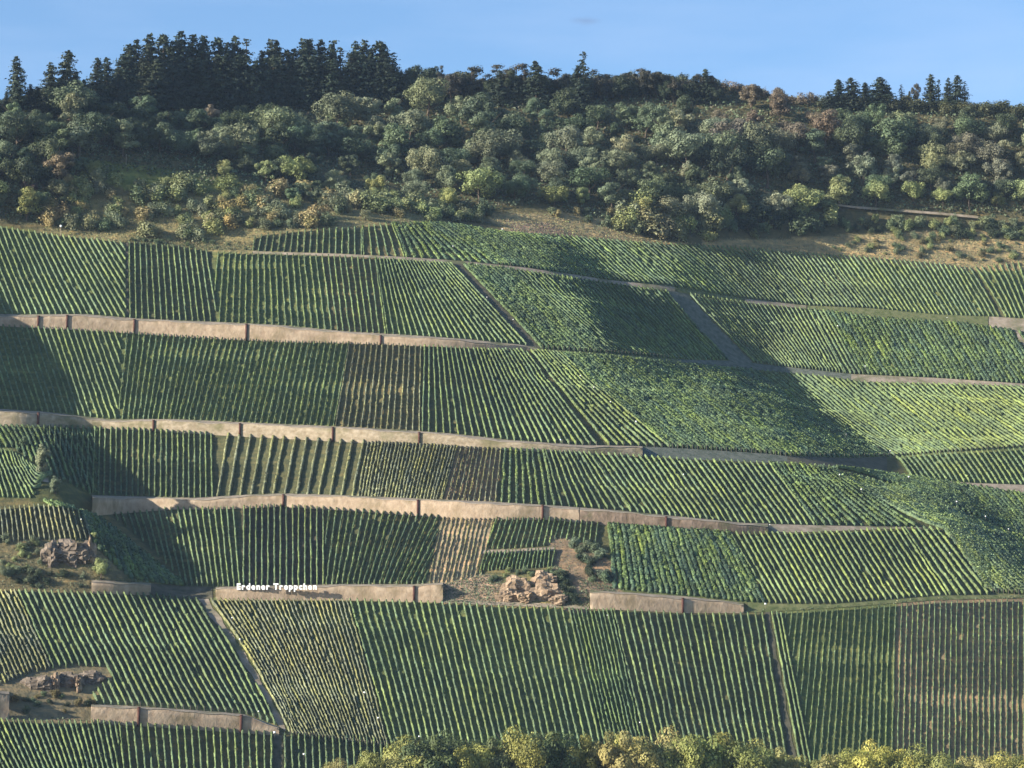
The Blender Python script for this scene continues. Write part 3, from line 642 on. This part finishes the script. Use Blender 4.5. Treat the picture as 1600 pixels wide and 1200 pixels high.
KIND={'round':[broadleaf(s,'round') for s in (1,2,3)],'wide':[broadleaf(s,'wide') for s in (4,5)],'tall':[broadleaf(s,'tall') for s in (6,7)],
 'loose':[broadleaf(s,'loose',4200) for s in (8,9)],'spruce':[conifer(11,.165,26),conifer(12,.19,24),conifer(13,.15,26)],'thin':[conifer(14,.14,18,.7,.1,.3),conifer(15,.17,17,.7,.12,.35)],
 'fir':[conifer(16,.25,24,1.15,.02,.2),conifer(17,.23,26,1.1,.02,.22)],'pine':[pine(21),pine(22,12),pine(23,7)],'bush':[bush(31),bush(32),bush(33)],'willow':[bush(34,1300,1.5),bush(35,1300,1.4)]}
FINE={'round':[broadleaf(s,'round',9000) for s in (41,42)],'wide':[broadleaf(s,'wide',9500) for s in (43,44)],'loose':[broadleaf(45,'loose',7000)]}
CNT={}
PEND=[]; STATE={'defer':True}
def plant(name,*a,**k):
    if name in ('bush','broadleaf_tree'): PEND.append((name,a,k,rnd.getstate()))
    else: _plant(name,*a,**k)
def _plant(name,kind,u,vb,hpx,label,cat,group,color,wx=1.0,src=KIND,part='crown',z0=-.4,Yadd=0):
    p=P(u,vb,Yadd); Y=p[1]; h=hpx*Y/F
    st=src[kind]; k=CNT.get(kind,rnd.randrange(9)); CNT[kind]=k+1; tm,cm=st[k%len(st)]
    e=tag(bpy.data.objects.new(name,None),label,cat,group); COL.objects.link(e)
    e.location=(p[0],p[1],p[2]+z0); s=h/10; e.scale=(s*wx,s*wx,s); e.rotation_euler=(rnd.uniform(-.04,.04),rnd.uniform(-.04,.04),rnd.uniform(0,6.28))
    e.empty_display_size=.1
    a=link('trunk',tm,e); b=link(part,cm,e); f=rnd.uniform(.82,1.2)
    b.color=(color[0]*f*rnd.uniform(.93,1.08),color[1]*f,color[2]*f*rnd.uniform(.9,1.1),1)
    return e
DG=(.040,.058,.032); MG=(.105,.145,.080); OG=(.155,.185,.108); YG=(.235,.27,.115); RB=(.165,.14,.10); GG=(.215,.24,.145); CG=(.036,.052,.034); YT=(.31,.27,.13)
# conifers read off the skyline: u, v of the top, v of the foot, kind, width factor
SKY=[(27,84,168,'spruce',1.1),(8,140,176,'fir',.8),(46,128,172,'fir',.9),(58,132,180,'fir',1),(76,94,176,'spruce',1.15),(103,74,178,'spruce',1.1),(118,110,182,'fir',1),(90,118,186,'fir',1),(148,86,178,'fir',.8),(166,86,176,'spruce',1.1),(133,120,184,'fir',.9),(182,100,176,'spruce',1),
 (196,64,158,'spruce',1.1),(210,56,160,'fir',.75),(232,50,158,'spruce',1.2),(252,47,156,'spruce',1.1),(266,56,158,'fir',.7),(281,44,156,'spruce',1.2),(298,50,156,'spruce',1.2),(310,52,156,'fir',.65),(320,50,158,'spruce',1),(342,54,156,'spruce',1.1),(353,62,158,'fir',.7),(364,52,156,'spruce',1.1),(384,55,152,'thin',1.1),(374,72,158,'spruce',1),
 (408,74,156,'fir',.7),(424,58,156,'spruce',1.1),(434,57,156,'spruce',1),(446,72,158,'spruce',1),(458,70,158,'fir',.8),(473,58,156,'spruce',1.1),(486,56,156,'spruce',1.2),(500,58,156,'spruce',1.1),(514,64,158,'fir',.7),(524,57,152,'thin',1.2),(533,70,154,'thin',1),
 (552,60,156,'spruce',1),(566,58,156,'spruce',1.1),(578,72,158,'fir',.7),(591,60,156,'spruce',1.3),(603,66,156,'spruce',1.1),(614,78,156,'thin',1.1),(630,100,156,'round',.9),(648,98,156,'round',.8),(664,95,156,'round',.9),(676,94,154,'tall',.9),(690,98,150,'pine',.6),
 (712,116,156,'loose',.9),(738,100,156,'pine',1.4),(726,112,158,'fir',.9),(758,110,152,'pine',1.2),(777,96,152,'pine',1.3),(792,104,154,'pine',1.2),(808,94,154,'pine',1.4),(818,95,152,'pine',1.3),(838,91,168,'fir',1),(852,112,160,'round',.8),(872,106,154,'pine',1.4),(884,112,158,'loose',.8),(912,78,150,'thin',1.2),(903,98,172,'fir',1.05),(926,106,150,'pine',1.3),
 (948,112,150,'pine',1.4),(962,112,152,'loose',.8),(978,112,152,'loose',.9),(1002,104,150,'pine',1.2),(1016,114,154,'round',.8),(1034,114,154,'loose',1),(1052,116,154,'pine',1.4),(1066,118,154,'loose',1),(1084,116,162,'fir',.9),(1104,118,156,'loose',1),(1122,132,164,'round',.9),
 (1310,121,172,'fir',.85),(1332,118,172,'fir',1),(1352,126,174,'fir',.8),(1375,118,172,'spruce',1.5),(1388,130,172,'fir',.7),(1409,130,168,'thin',1),(1432,128,170,'loose',.5),(1455,113,170,'spruce',1.2),(1466,122,170,'thin',1),(1481,119,172,'spruce',.9),(1497,114,172,'spruce',1.1),(1508,124,172,'thin',.9),(1296,140,176,'fir',.9),(1422,140,172,'spruce',.8)]
for i in range(34): # the second line of conifers inside the dark stand
    u=192+i*12.8; SKY.append((u+rnd.uniform(-3,3),rnd.uniform(80,100),rnd.uniform(164,174),rnd.choice(['fir','spruce','fir']),rnd.uniform(.85,1.1)))
for i in range(34):
    u=632+i*14.6; SKY.append((u+rnd.uniform(-4,4),rnd.uniform(104,128),rnd.uniform(152,166),rnd.choice(['loose','round','loose','fir']),rnd.uniform(.85,1.15)))
nm={'spruce':('spruce_tree','slender dark spruce','conifer'),'thin':('spruce_tree','sparse see-through spruce','conifer'),'fir':('fir_tree','broad dark fir','conifer'),'pine':('pine_tree','tufted pine with bare stem','conifer'),
 'round':('broadleaf_tree','round dark broadleaf tree','tree'),'tall':('broadleaf_tree','narrow dark broadleaf tree','tree'),'loose':('broadleaf_tree','loose brownish broadleaf tree','tree')}
def place_word(u):
    return 'at the left end' if u<185 else 'in the dark stand at left' if u<400 else 'in the stand left of centre' if u<625 else 'in the middle' if u<930 else 'right of centre' if u<1250 else 'at the right end'
sk=sorted(SKY); c_={}
for u,vt,vb,kd,wx in sk:
    n_,look,cat=nm[kd]; second=vt>=80 and 190<u<640 and vb>162
    key=(look,place_word(u),second); c_[key]=c_.get(key,0)+1
    lab='%s, %s such from the left %s, %s'%(look,ordn(c_[key]),place_word(u),'second line' if second else 'skyline')
    plant(n_,kd,u,vb,(vb-vt)*1.03,lab,cat,'conifers on the ridge' if cat=='conifer' else 'trees of the wood below the ridge',CG if kd in('spruce','fir','thin') else (DG if kd in('round','tall') else (.055,.055,.04)),wx*(1.3 if kd in('spruce','thin') else 1.25 if kd=='fir' else 1.0)*(1.35 if 1290<u<1395 else 1))
c_=0
for x in np.arange(-20,1640,9.5):
    if (190<x<620): continue
    v=float(cv(SK,x)); c_+=1; low=1120<x<1300
    plant('bush','bush',float(x)+rnd.uniform(-3,3),v+rnd.uniform(3,12),rnd.uniform(15,24)*(.9 if low else 1.25),'skyline bush, %s from the left between the ridge trees'%ordn(c_),'bush','bushes along the ridge',RB if low and rnd.random()<.6 else (.075,.085,.045),1.3)
# the broadleaf wood in tiers
LB=C(-60,330,60,345,110,290,200,262,300,282,420,292,520,300,640,318,700,328,760,322,830,316,880,325,960,340,1050,352,1110,352,1180,346,1260,336,1300,322,1420,326,1520,332,1660,335)
GLADE=C(130,240,250,256,360,268,330,296,220,296,125,268)
bt=[]; v0=0; tier=0
for tier in range(8):
    fr=tier/7.0; x=-40+(tier%2)*20
    while x<1650:
        sk_=float(cv(SK,x))+ (74 if 190<x<630 else 56 if x<700 else 66 if x<1140 else 36 if x<1300 else 42); lb=float(cv(LB,x)); vb=sk_+(lb-sk_)*fr**.95+rnd.uniform(-7,7)
        if not inpoly(np.array([x]),np.array([vb]),GLADE)[0]: bt.append((tier,x,vb))
        x+=rnd.uniform(42,64)
bt.sort(); c_={}
TN_=['top','second','third','fourth','fifth','sixth','seventh','lowest']
for tier,x,vb in bt:
    g=math.sin(x/90+tier*1.1)+math.sin(x/37-tier*2.0)+rnd.uniform(-1,1)
    shade_bias=1.1 if x<520 and tier<7 else 0      # shade on the left part of the wood put into the leaf colours
    if 1120<x<1300 and tier<3: colr,cw=RB,'brownish'
    elif g-shade_bias>1.0: colr,cw=(GG if x>700 or rnd.random()<.4 else OG),'pale grey green'
    elif g-shade_bias>-.1: colr,cw=OG if x<1200 else (.145,.155,.105),'olive'
    elif g-shade_bias>-1.1: colr,cw=MG,'mid green'
    elif rnd.random()<.1: colr,cw=RB,'brownish'
    else: colr,cw=(.065,.09,.05),'dark green'
    if tier==7 and rnd.random()<.6: colr,cw=YG,'yellow green'
    kd=rnd.choice(['round','wide','tall','loose','round','wide'])
    hp=rnd.choice([rnd.uniform(34,52),rnd.uniform(44,74)])*(1.05 if tier<6 else .85); wx=rnd.uniform(.95,1.35)
    if 1120<x<1300 and tier<2: hp*=.7
    key=(cw,kd,tier); c_[key]=c_.get(key,0)+1
    kw={'round':'rounded','wide':'spreading','tall':'narrow','loose':'ragged'}[kd]
    lab='%s %s tree, %s such from left in the wood\'s %s tier'%(kw,cw,ordn(c_[key]),TN_[tier])
    plant('broadleaf_tree',kd,x,vb,hp,lab,'tree','trees of the wood below the ridge',colr,wx)
# scrub between wood and vines
def sprinkle(poly,n,kinds,hmin,hmax,cols,name,look,where,group,dmin=6):
    got=[];tr=0; lo,hi=poly.min(0),poly.max(0)
    while len(got)<n and tr<n*60:
        tr+=1; u=rnd.uniform(lo[0],hi[0]); v=rnd.uniform(lo[1],hi[1])
        if inpoly(np.array([u]),np.array([v]),poly)[0] and all(abs(u-a)+abs(v-b)*1.6>dmin for a,b in got): got.append((u,v))
    got.sort(); c={}
    for u,v in got:
        kd=rnd.choice(kinds); cl,cw=rnd.choice(cols); c[cw]=c.get(cw,0)+1
        plant(name,kd,u,v,rnd.uniform(hmin,hmax),'%s %s, %s such from left, %s'%(cw,look,ordn(c[cw]),where),'bush' if 'bush' in name else 'tree',group,cl,rnd.uniform(.9,1.35))
GB='bushes between the wood and the vines'
sprinkle(C(60,300,110,285,420,300,640,322,640,346,560,352,480,357,395,368,300,380,180,372,62,360),150,['bush','bush','willow'],16,36,[(OG,'olive'),(YG,'yellow green'),(YT,'straw yellow'),(GG,'grey green'),(MG,'mid green')],'bush','bush','of the scrub above the left plots',GB)
sprinkle(C(400,298,640,318,640,330,400,318),12,['round','tall','loose'],24,38,[(OG,'olive'),(YG,'yellow green'),(MG,'mid green')],'broadleaf_tree','small tree','along the edge of the left scrub','trees of the wood below the ridge',16)
sprinkle(C(640,322,760,330,760,350,700,347,640,345),26,['bush'],18,34,[(OG,'olive'),(YG,'yellow green'),(MG,'mid green')],'bush','bush','above the crest of the vineyards',GB)
sprinkle(C(765,322,960,336,1000,350,990,368,880,342,770,334),14,['bush'],10,20,[(OG,'olive'),(YT,'straw yellow'),(MG,'mid green')],'bush','bush','around the bare middle meadow',GB)
sprinkle(C(945,345,1000,345,1120,352,1115,378,1040,376,950,366),26,['willow','bush'],22,52,[(GG,'pale grey green'),(YG,'yellow green'),((.17,.17,.09),'straw green')],'bush','tall bush','of the clump above the diagonal rows',GB,11)
sprinkle(C(1120,345,1300,334,1300,362,1210,376,1120,374),30,['bush'],16,38,[(DG,'dark green'),(MG,'mid green'),(YG,'yellow green')],'bush','bush','left of the straw meadow',GB)
sprinkle(C(1290,352,1660,354,1660,376,1400,374,1290,360),56,['bush'],13,25,[(OG,'olive'),(MG,'mid green'),(YG,'yellow green'),(DG,'dark green')],'bush','hedge bush','of the hedge below the wood road',GB,8)
sprinkle(C(1250,376,1600,368,1650,410,1500,410,1300,392),60,['bush'],6,16,[(OG,'olive'),((.15,.14,.07),'straw green'),(YG,'yellow green'),(MG,'mid green')],'bush','low bush','in the straw meadow',GB,9)
sprinkle(C(190,374,395,378,395,392,330,391,200,383),18,['bush'],6,12,[(OG,'olive'),(MG,'mid green')],'bush','low bush','on the verge under the scrub',GB,6)
sprinkle(C(-40,270,110,262,110,330,60,352,-40,350),14,['round','bush','loose'],26,44,[(DG,'dark green'),((.10,.075,.06),'purplish brown'),(OG,'olive')],'broadleaf_tree','tree','at the left end below the wood','trees of the wood below the ridge',18)
for (u,vb,hp,kd,cl,lab) in [(1368,352,24,'tall',YG,'slim yellow green tree in front of the wood road, left one'),(1434,356,22,'tall',YG,'slim yellow green tree in front of the wood road, middle one'),(1482,358,22,'round',YG,'round yellow green tree in front of the wood road, right one'),(66,742,56,'tall',GG,'tall pale sunlit tree at the left ravine, tallest of three'),(36,700,22,'round',MG,'small round tree left of the tall pale ravine tree'),(86,772,34,'tall',OG,'slim olive tree just below the tall pale ravine tree'),(158,906,38,'round',YG,'bright round tree beside the left quarry rock'),(10,908,30,'round',OG,'olive tree at the left edge below the quarry rock'),(148,846,20,'tall',YG,'thin sapling on top of the left quarry rock')]:
    plant('broadleaf_tree',kd,u,vb,hp,lab,'tree','single trees in the vineyard',cl,1.0 if hp<50 else .8)
sprinkle(C(0,842,60,836,66,856,60,900,0,905),22,['bush'],10,18,[(YG,'yellow green'),(OG,'olive')],'bush','bush','left of the left quarry rock','bushes at the rocks',8)
sprinkle(C(30,885,130,900,140,920,20,918),18,['bush'],8,16,[(DG,'dark green'),(OG,'olive')],'bush','bush','at the foot of the left quarry rock','bushes at the rocks',8)
sprinkle(C(20,1095,60,1085,150,1090,142,1112,30,1118),16,['bush'],9,18,[(DG,'dark green'),(MG,'mid green'),((.14,.12,.05),'brown olive')],'bush','bush','in front of the cave rock','bushes at the rocks',7)
sprinkle(C(765,894,865,894,866,906,800,908,770,925,765,915),16,['bush'],8,14,[(YG,'yellow green'),(MG,'mid green')],'bush','bush','on top of the tan rocks','bushes at the rocks',7)
sprinkle(C(868,905,885,905,905,950,868,950),8,['bush'],12,22,[(DG,'dark green'),(MG,'mid green')],'bush','bush','right of the tan rocks','bushes at the rocks',8)
sprinkle(C(880,850,930,852,950,870,955,915,920,910,895,870),20,['bush'],12,24,[(DG,'dark green'),(MG,'mid green'),(OG,'olive')],'bush','bush','of the gully beside the dense dark plot','bushes at the rocks',8)
sprinkle(C(1080,945,1140,948,1138,954,1080,952),4,['bush'],6,9,[(OG,'olive')],'bush','low bush','at the foot of the wall right of the gully','bushes at the rocks',10)
# river bank trees along the bottom edge: u, v of the top, kind, colour
FT=[]
TL=C(500,1196,540,1190,600,1176,655,1150,700,1148,760,1150,850,1142,930,1140,1000,1145,1100,1150,1130,1145,1190,1160,1230,1178,1290,1182,1340,1165,1400,1163,1440,1172,1500,1186,1540,1178,1640,1184)
x=520
while x<1630:
    dk=640<x<880 and rnd.random()<.6; gd=1300<x<1440
    FT.append((x,float(cv(TL,x))+rnd.uniform(-8,3),rnd.choice(['round','wide','round','loose']),(.075,.10,.04) if dk else (.33,.32,.08) if gd else rnd.choice([(.26,.27,.075),(.30,.29,.085),(.21,.23,.07),(.28,.27,.10)]))); x+=rnd.uniform(12,20)
for i,(u,vt,kd,cl) in enumerate(FT):
    vb=1262+ (i%3)*8; cw='golden' if cl[0]>.32 else 'yellow green' if cl[0]>.13 else 'olive' if cl[0]>.08 else 'dark green'
    plant('bank_tree',kd if kd in FINE else 'round',u,vb,(vb-vt)*1.02,'%s treetop, %s from the left along the bottom edge'%(cw,ordn(sorted(q[0] for q in FT).index(u)+1)),'tree','treetops along the bottom edge',cl,rnd.uniform(.62,.85),FINE,'crown',-.5,-18 if i%2 else -10)
def flush():
    for nm_,lim,look in (('bush',292,'the smaller bushes and scrub between the wood and the vineyards'),('broadleaf_tree',292,'the smallest trees filling gaps in the wood below the ridge')):
        L_=[q for q in PEND if q[0]==nm_]; L_.sort(key=lambda q:-(q[1][3]*(1 if -20<q[1][1]<1620 else .01)))
        for q in L_[:lim]: rnd.setstate(q[3]); _plant(q[0],*q[1],**q[2])
        VV=[];FF=[];CC=[];n=0
        for q in L_[lim:]:
            kind,u,vb,hpx,label,cat,grp,colr=q[1][:8]; wx=q[1][8] if len(q[1])>8 else 1.0
            cm=KIND[kind][rnd.randrange(len(KIND[kind]))][1]
            co=np.empty(len(cm.vertices)*3,np.float32); cm.vertices.foreach_get('co',co); co=co.reshape(-1,3)
            p=P(u,vb); sc=hpx*p[1]/F/10; a=rnd.uniform(0,6.28); ca,sa=math.cos(a),math.sin(a)
            v=np.stack([(co[:,0]*ca-co[:,1]*sa)*sc*wx+p[0],(co[:,0]*sa+co[:,1]*ca)*sc*wx+p[1],co[:,2]*sc+p[2]-.4],1)
            VV.append(v); FF.append(np.arange(len(v)).reshape(-1,4)+n); n+=len(v); CC.append(np.repeat(np.array([colr[:3]])*rnd.uniform(.85,1.2),len(v),0))
        print(nm_,len(L_))
        if VV: tag(link('small_bushes' if nm_=='bush' else 'small_trees',mk_mesh('crowns',np.concatenate(VV),np.concatenate(FF),[M_vine],np.concatenate(CC))),look,'bushes' if nm_=='bush' else 'trees',None,'stuff')
flush()
# undergrowth that nobody could count
def under(name,polys,n,cols,smin,smax,seed,label):
    r=np.random.default_rng(seed); cs=[];cc=[]
    for pl,m_ in zip(polys,n):
        lo,hi=pl.min(0),pl.max(0); u=r.uniform(lo[0],hi[0],m_*3); v=r.uniform(lo[1],hi[1],m_*3); k=inpoly(u,v,pl)
        u=u[k][:m_];v=v[k][:m_]; p=P(u,v); p[:,2]+=r.uniform(.05,.7 if name!='forest_undergrowth' else 3.2,len(u)); cs.append(p); s_=spots(u,v,18,seed)[:,None]
        a=np.array(cols)[r.integers(0,len(cols),len(u))]; cc.append(a*(1+.3*s_))
    c=np.concatenate(cs); nn=r.normal(0,.6,(len(c),3))+[-.1,-.5,.7]; v_,f_=quads(c,nn,r.uniform(smin,smax,len(c)),.7,r)
    return tag(link(name,mk_mesh(name,v_,f_,[M_vine],np.repeat(np.concatenate(cc),4,0))),label,'undergrowth',None,'stuff')
WOODP=np.concatenate([SK+[0,4],LB[::-1]+[0,8]])
under('forest_undergrowth',[WOODP],[64000],[DG,MG,OG,MG,(.11,.10,.065)],.35,.9,5,'dense undergrowth covering the ground of the wood below the ridge')
under('meadow_scrub',[m_[0] for m_ in MEAD[:4]],[9000,3500,600,9000],[OG,YT,(.2,.165,.10),YG,(.22,.18,.11)],.14,.42,6,'dry straw coloured tufts of grass and low scrub above the vines')
WT=[]
for up_,a_,b_ in ((R1u,-60,1060),(R2u,-60,1060),(R3u,145,1200),(R4u,142,236),(R4u,337,366),(R4u,500,692),(R4u,911,1162),(R5u,142,436),(R1l,-60,840),(R2l,-60,1000),(R3l,145,1200),(R4l,337,1600),(R5l,0,450)):
    x_=np.arange(a_,b_,15.0); y_=cv(up_,x_); WT.append(np.concatenate([np.stack([x_,y_-2.5],1),np.stack([x_,y_+.8],1)[::-1]]))
under('wall_weeds',WT,[int((w_[:,0].max()-w_[:,0].min())*.9) for w_ in WT],[OG,MG,(.2,.18,.09),DG],.16,.42,9,'weeds and grass tufts growing along the tops and feet of the walls')
under('verge_grass',[C(190,374,395,378,395,392,330,391,200,383),MEAD[5][0],MEAD[6][0],MEAD[7][0],MEAD[8][0],MEAD[9][0],MEAD[10][0]],[2500,900,1200,1800,1500,2500,2500],[OG,MG,(.16,.14,.08)],.14,.36,8,'low weeds on the verges, banks and around the rocks')
# ---------------- rocks ----------------
def rock(name,label,pts,depth,mat,seed,group='rock outcrops',hs=1):
    """pts: (u,v,ru,rv) blobs in the photo; merged into one craggy outcrop"""
    import bmesh
    from mathutils import noise as mn
    e=None; bm=bmesh.new(); o0=P(pts[0][0],pts[0][1])
    for (u,v,ru,rv) in pts:
        p=P(u,v); s=p[1]/F; b2=bmesh.new(); bmesh.ops.create_icosphere(b2,subdivisions=4,radius=1)
        for w in b2.verts:
            q=w.co.copy(); n=mn.noise(q*1.3+Vector((seed,u,v)))*.45+mn.noise(q*3.1+Vector((seed,u,v)))*.22+abs(mn.noise(q*6+Vector((u,v,seed))))*.16
            k=1+n; q=q*k; zt=q.z*4.2+q.x*1.1+seed; st=(zt-math.floor(zt)); q=Vector((q.x+.10*(st-.5)+.5*(round(q.x*2.6)/2.6-q.x),q.y*(1+.16*(st>.5)),q.z+.45*(round(q.z*3.5)/3.5-q.z)))
            w.co=Vector((q.x*ru*s,q.y*depth,q.z*rv*s))+Vector(p-o0)
        me=bpy.data.meshes.new('t'); b2.to_mesh(me); bm.from_mesh(me); bpy.data.meshes.remove(me); b2.free()
    me=bpy.data.meshes.new(name); bm.to_mesh(me); bm.free(); me.materials.append(mat)
    return tag(link(name,me,None,o0),label,'rock',group)
rock('rock_outcrop','left one of two pale tan rocks above the great bottom plot',[(806,922,20,21),(794,934,18,13),(820,936,15,11)],2.6,M_rock,3)
rock('rock_outcrop','right one of two pale tan rocks, beside the gully bushes',[(850,910,18,16),(854,928,23,19),(872,940,14,10)],2.6,M_rock,5)
rock('rock_outcrop','dark quarry rock face with steep left edge among bushes at left',[(82,872,15,26),(110,868,26,22),(132,866,14,20)],3.5,M_rockd,7)
rock('rock_outcrop','pale pinnacle of rock beside the bright round tree',[(142,872,7,28)],2.2,M_rock,9)
rock('rock_outcrop','cave rock with two pale pillars at the lower left',[(60,1072,26,16),(105,1066,24,14),(140,1062,22,13)],2.6,M_rockd,11)
rock('rock_pillar','left pale rock pillar of the cave rock',[(88,1071,6,18)],3.6,M_rock,13,'pale rock pillars')
rock('rock_pillar','right pale rock pillar of the cave rock',[(124,1072,5,15)],3.6,M_rock,15,'pale rock pillars')

# ---------------- the white lettering on the wall ----------------
def letters():
    e=tag(bpy.data.objects.new('hillside_lettering',None),'large white letters reading Erdener Treppchen standing on the low tan wall','lettering'); COL.objects.link(e)
    y=float(P(430,937)[1])-1.9; sc=y/F
    def X(u): return (u-800)*sc/cp*1.0
    e.location=(float(ray(432,921)[0]*y),y,float(ray(432,921)[1]*y)); o0=np.array(e.location)
    for word,u0,u1 in (('Erdener',370,421.5),('Treppchen',427,495)):
        ws=[]
        for ch in word:
            c=bpy.data.curves.new('letter','FONT'); c.body=ch; c.size=1; c.extrude=.09; c.offset=.045; c.resolution_u=3
            o=bpy.data.objects.new('letter',c); COL.objects.link(o); bpy.context.view_layer.update()
            me=bpy.data.meshes.new_from_object(o.evaluated_get(bpy.context.evaluated_depsgraph_get())); bpy.data.objects.remove(o)
            co=np.array([v.co[:] for v in me.vertices]); ws.append((me,co[:,0].min(),co[:,0].max()))
        W_=sum(b-a for _,a,b in ws)+.13*(len(ws)-1); tw=(u1-u0)*y/F; sx=tw/W_; szz=9.2*y/F/.70
        x=float(ray(u0,921)[0]*y)-o0[0]
        for me,a,b in ws:
            me.name='letter'; co=np.array([v.co[:] for v in me.vertices]); q=np.stack([(co[:,0]-a)*sx+x,-co[:,2]*2.2,co[:,1]*szz],1)
            me.vertices.foreach_set('co',np.ascontiguousarray(q,np.float32).ravel()); me.update(); me.materials.clear(); me.materials.append(M_white)
            link('letter',me,e); x+=(b-a+.13)*sx
letters()

# ---------------- small white markers, posts, mast ----------------
def marker(u,v,s,label):
    p=P(u,v); e=tag(bpy.data.objects.new('marker_post',None),label,'marker','small white markers in the vineyard'); COL.objects.link(e); e.location=p
    mb=MB(); mb.tube([(0,-.4,-.2),(0,-.4,2.3)],.05,6); link('post',mb.mesh('post',M_wood),e)
    mb=MB(); mb.box((0,-.48,2.4),(.5*s,.08,.36*s)); mb.box((0,-.44,2.4),(.35*s,.06,.25*s)); link('plate',mb.mesh('plate',M_white),e)
MK=[(785,366,1.3,'in the top hollow shadow'),(708,393,1,'on the mottled crest plot'),(761,473,.8,'beside the dark diagonal track, upper'),(802,508,.9,'beside the dark diagonal track, lower'),(907,596,1,'uppermost in the fan of bright rows'),(928,614,1,'second in the fan of bright rows'),(954,637,1,'third in the fan of bright rows'),(994,668,1.4,'largest, at the foot of the fan of bright rows'),(876,697,1.1,'above the path below the bright rows'),(1309,517,1.2,'at the upper left of the rough dark green plot'),(1352,580,1.1,'at the lower left of the rough dark green plot'),(1480,504,.8,'on the grassy verge at the right'),(1322,687,.6,'inside the great diagonal shadow'),(1391,713,1.1,'at the tip of the great diagonal shadow'),(1420,754,1.4,'under the dark row ends at the right'),(1495,793,1.3,'upper in the hollow at the right'),(1540,816,1.1,'lower in the hollow at the right'),(1576,836,1,'lowest in the hollow at the right'),(1346,774,1.3,'on the tangled plot'),(1312,751,1.1,'at the top of the tangled plot'),(1068,751,1,'in the long striped plot'),(1196,954,1.5,'at the corner above the dark gap'),(363,976,1,'upper by the brown diagonal track'),(375,1010,1.1,'lower by the brown diagonal track'),(569,1093,1.1,'left in the great bottom plot'),(591,1133,1.2,'lower left in the great bottom plot'),(655,1162,1.1,'low in the great bottom plot'),(1000,1140,1,'low in the striped bottom plot'),(949,972,.7,'at the top of the narrow band'),(429,1156,1.6,'at the top of the dark gap by the bottom edge'),(66,741,1.1,'by the ravine trees'),(127,822,.9,'on the dark slope by the ravine'),(1484,874,.9,'on the broad striped plot'),(404,1123,.9,'on the verge above the sloping wall'),(1203,830,.7,'on the brown bank'),(475,1190,1.4,'at the bottom edge among treetops')]
for u,v,s_,w_ in MK: marker(u,v,s_,'small white marker plate '+w_)
p=P(95,369); e=tag(bpy.data.objects.new('mast',None),'pale slim mast with a white box at the top of the left plot','mast'); COL.objects.link(e); e.location=p
mb=MB(); mb.tube([(0,0,-.3),(0,0,2),(0,0,4.6)],[.12,.1,.08],7); link('pole',mb.mesh('pole',M_cope),e)
mb=MB(); mb.box((0,-.1,4.5),(.9,.5,.8)); mb.box((0,-.1,4.95),(1.05,.6,.12)); link('housing',mb.mesh('housing',M_white),e)
for k,(u,v,h,w_) in enumerate([(125,248,4.5,'left of two thin poles at the dark glade'),(197,262,4.5,'right of two thin poles at the dark glade')]):
    p=P(u,v); e=tag(bpy.data.objects.new('pole',None),w_,'pole','thin poles at the glade'); COL.objects.link(e); e.location=p
    mb=MB(); mb.tube([(0,0,-.3),(0,0,3),(0,0,h+2)],[.13,.11,.09],6); link('shaft',mb.mesh('shaft',M_cope),e)
    mb=MB(); mb.tube([(-.6,0,h+1.4),(.6,0,h+1.4)],.07,6); link('crossarm',mb.mesh('crossarm',M_wood),e)

# ---------------- air ----------------
HZ=bpy.data.meshes.new('haze'); x0,x1,y0,y1,z0,z1=-2400,2600,-280,6000,-260,620
HZ.from_pydata([(x0,y0,z0),(x1,y0,z0),(x1,y1,z0),(x0,y1,z0),(x0,y0,z1),(x1,y0,z1),(x1,y1,z1),(x0,y1,z1)],[],[(0,3,2,1),(4,5,6,7),(0,1,5,4),(1,2,6,5),(2,3,7,6),(3,0,4,7)])
hm=bpy.data.materials.new('haze'); hm.use_nodes=True; nt=hm.node_tree; nt.nodes.remove(nt.nodes['Principled BSDF'])
pv=nt.nodes.new('ShaderNodeVolumePrincipled'); pv.inputs['Color'].default_value=(.5,.7,1,1); pv.inputs['Density'].default_value=.000026; pv.inputs['Anisotropy'].default_value=0
nt.links.new(pv.outputs[0],nt.nodes['Material Output'].inputs['Volume']); HZ.materials.append(hm)
tag(link('haze',HZ),kind='stuff')
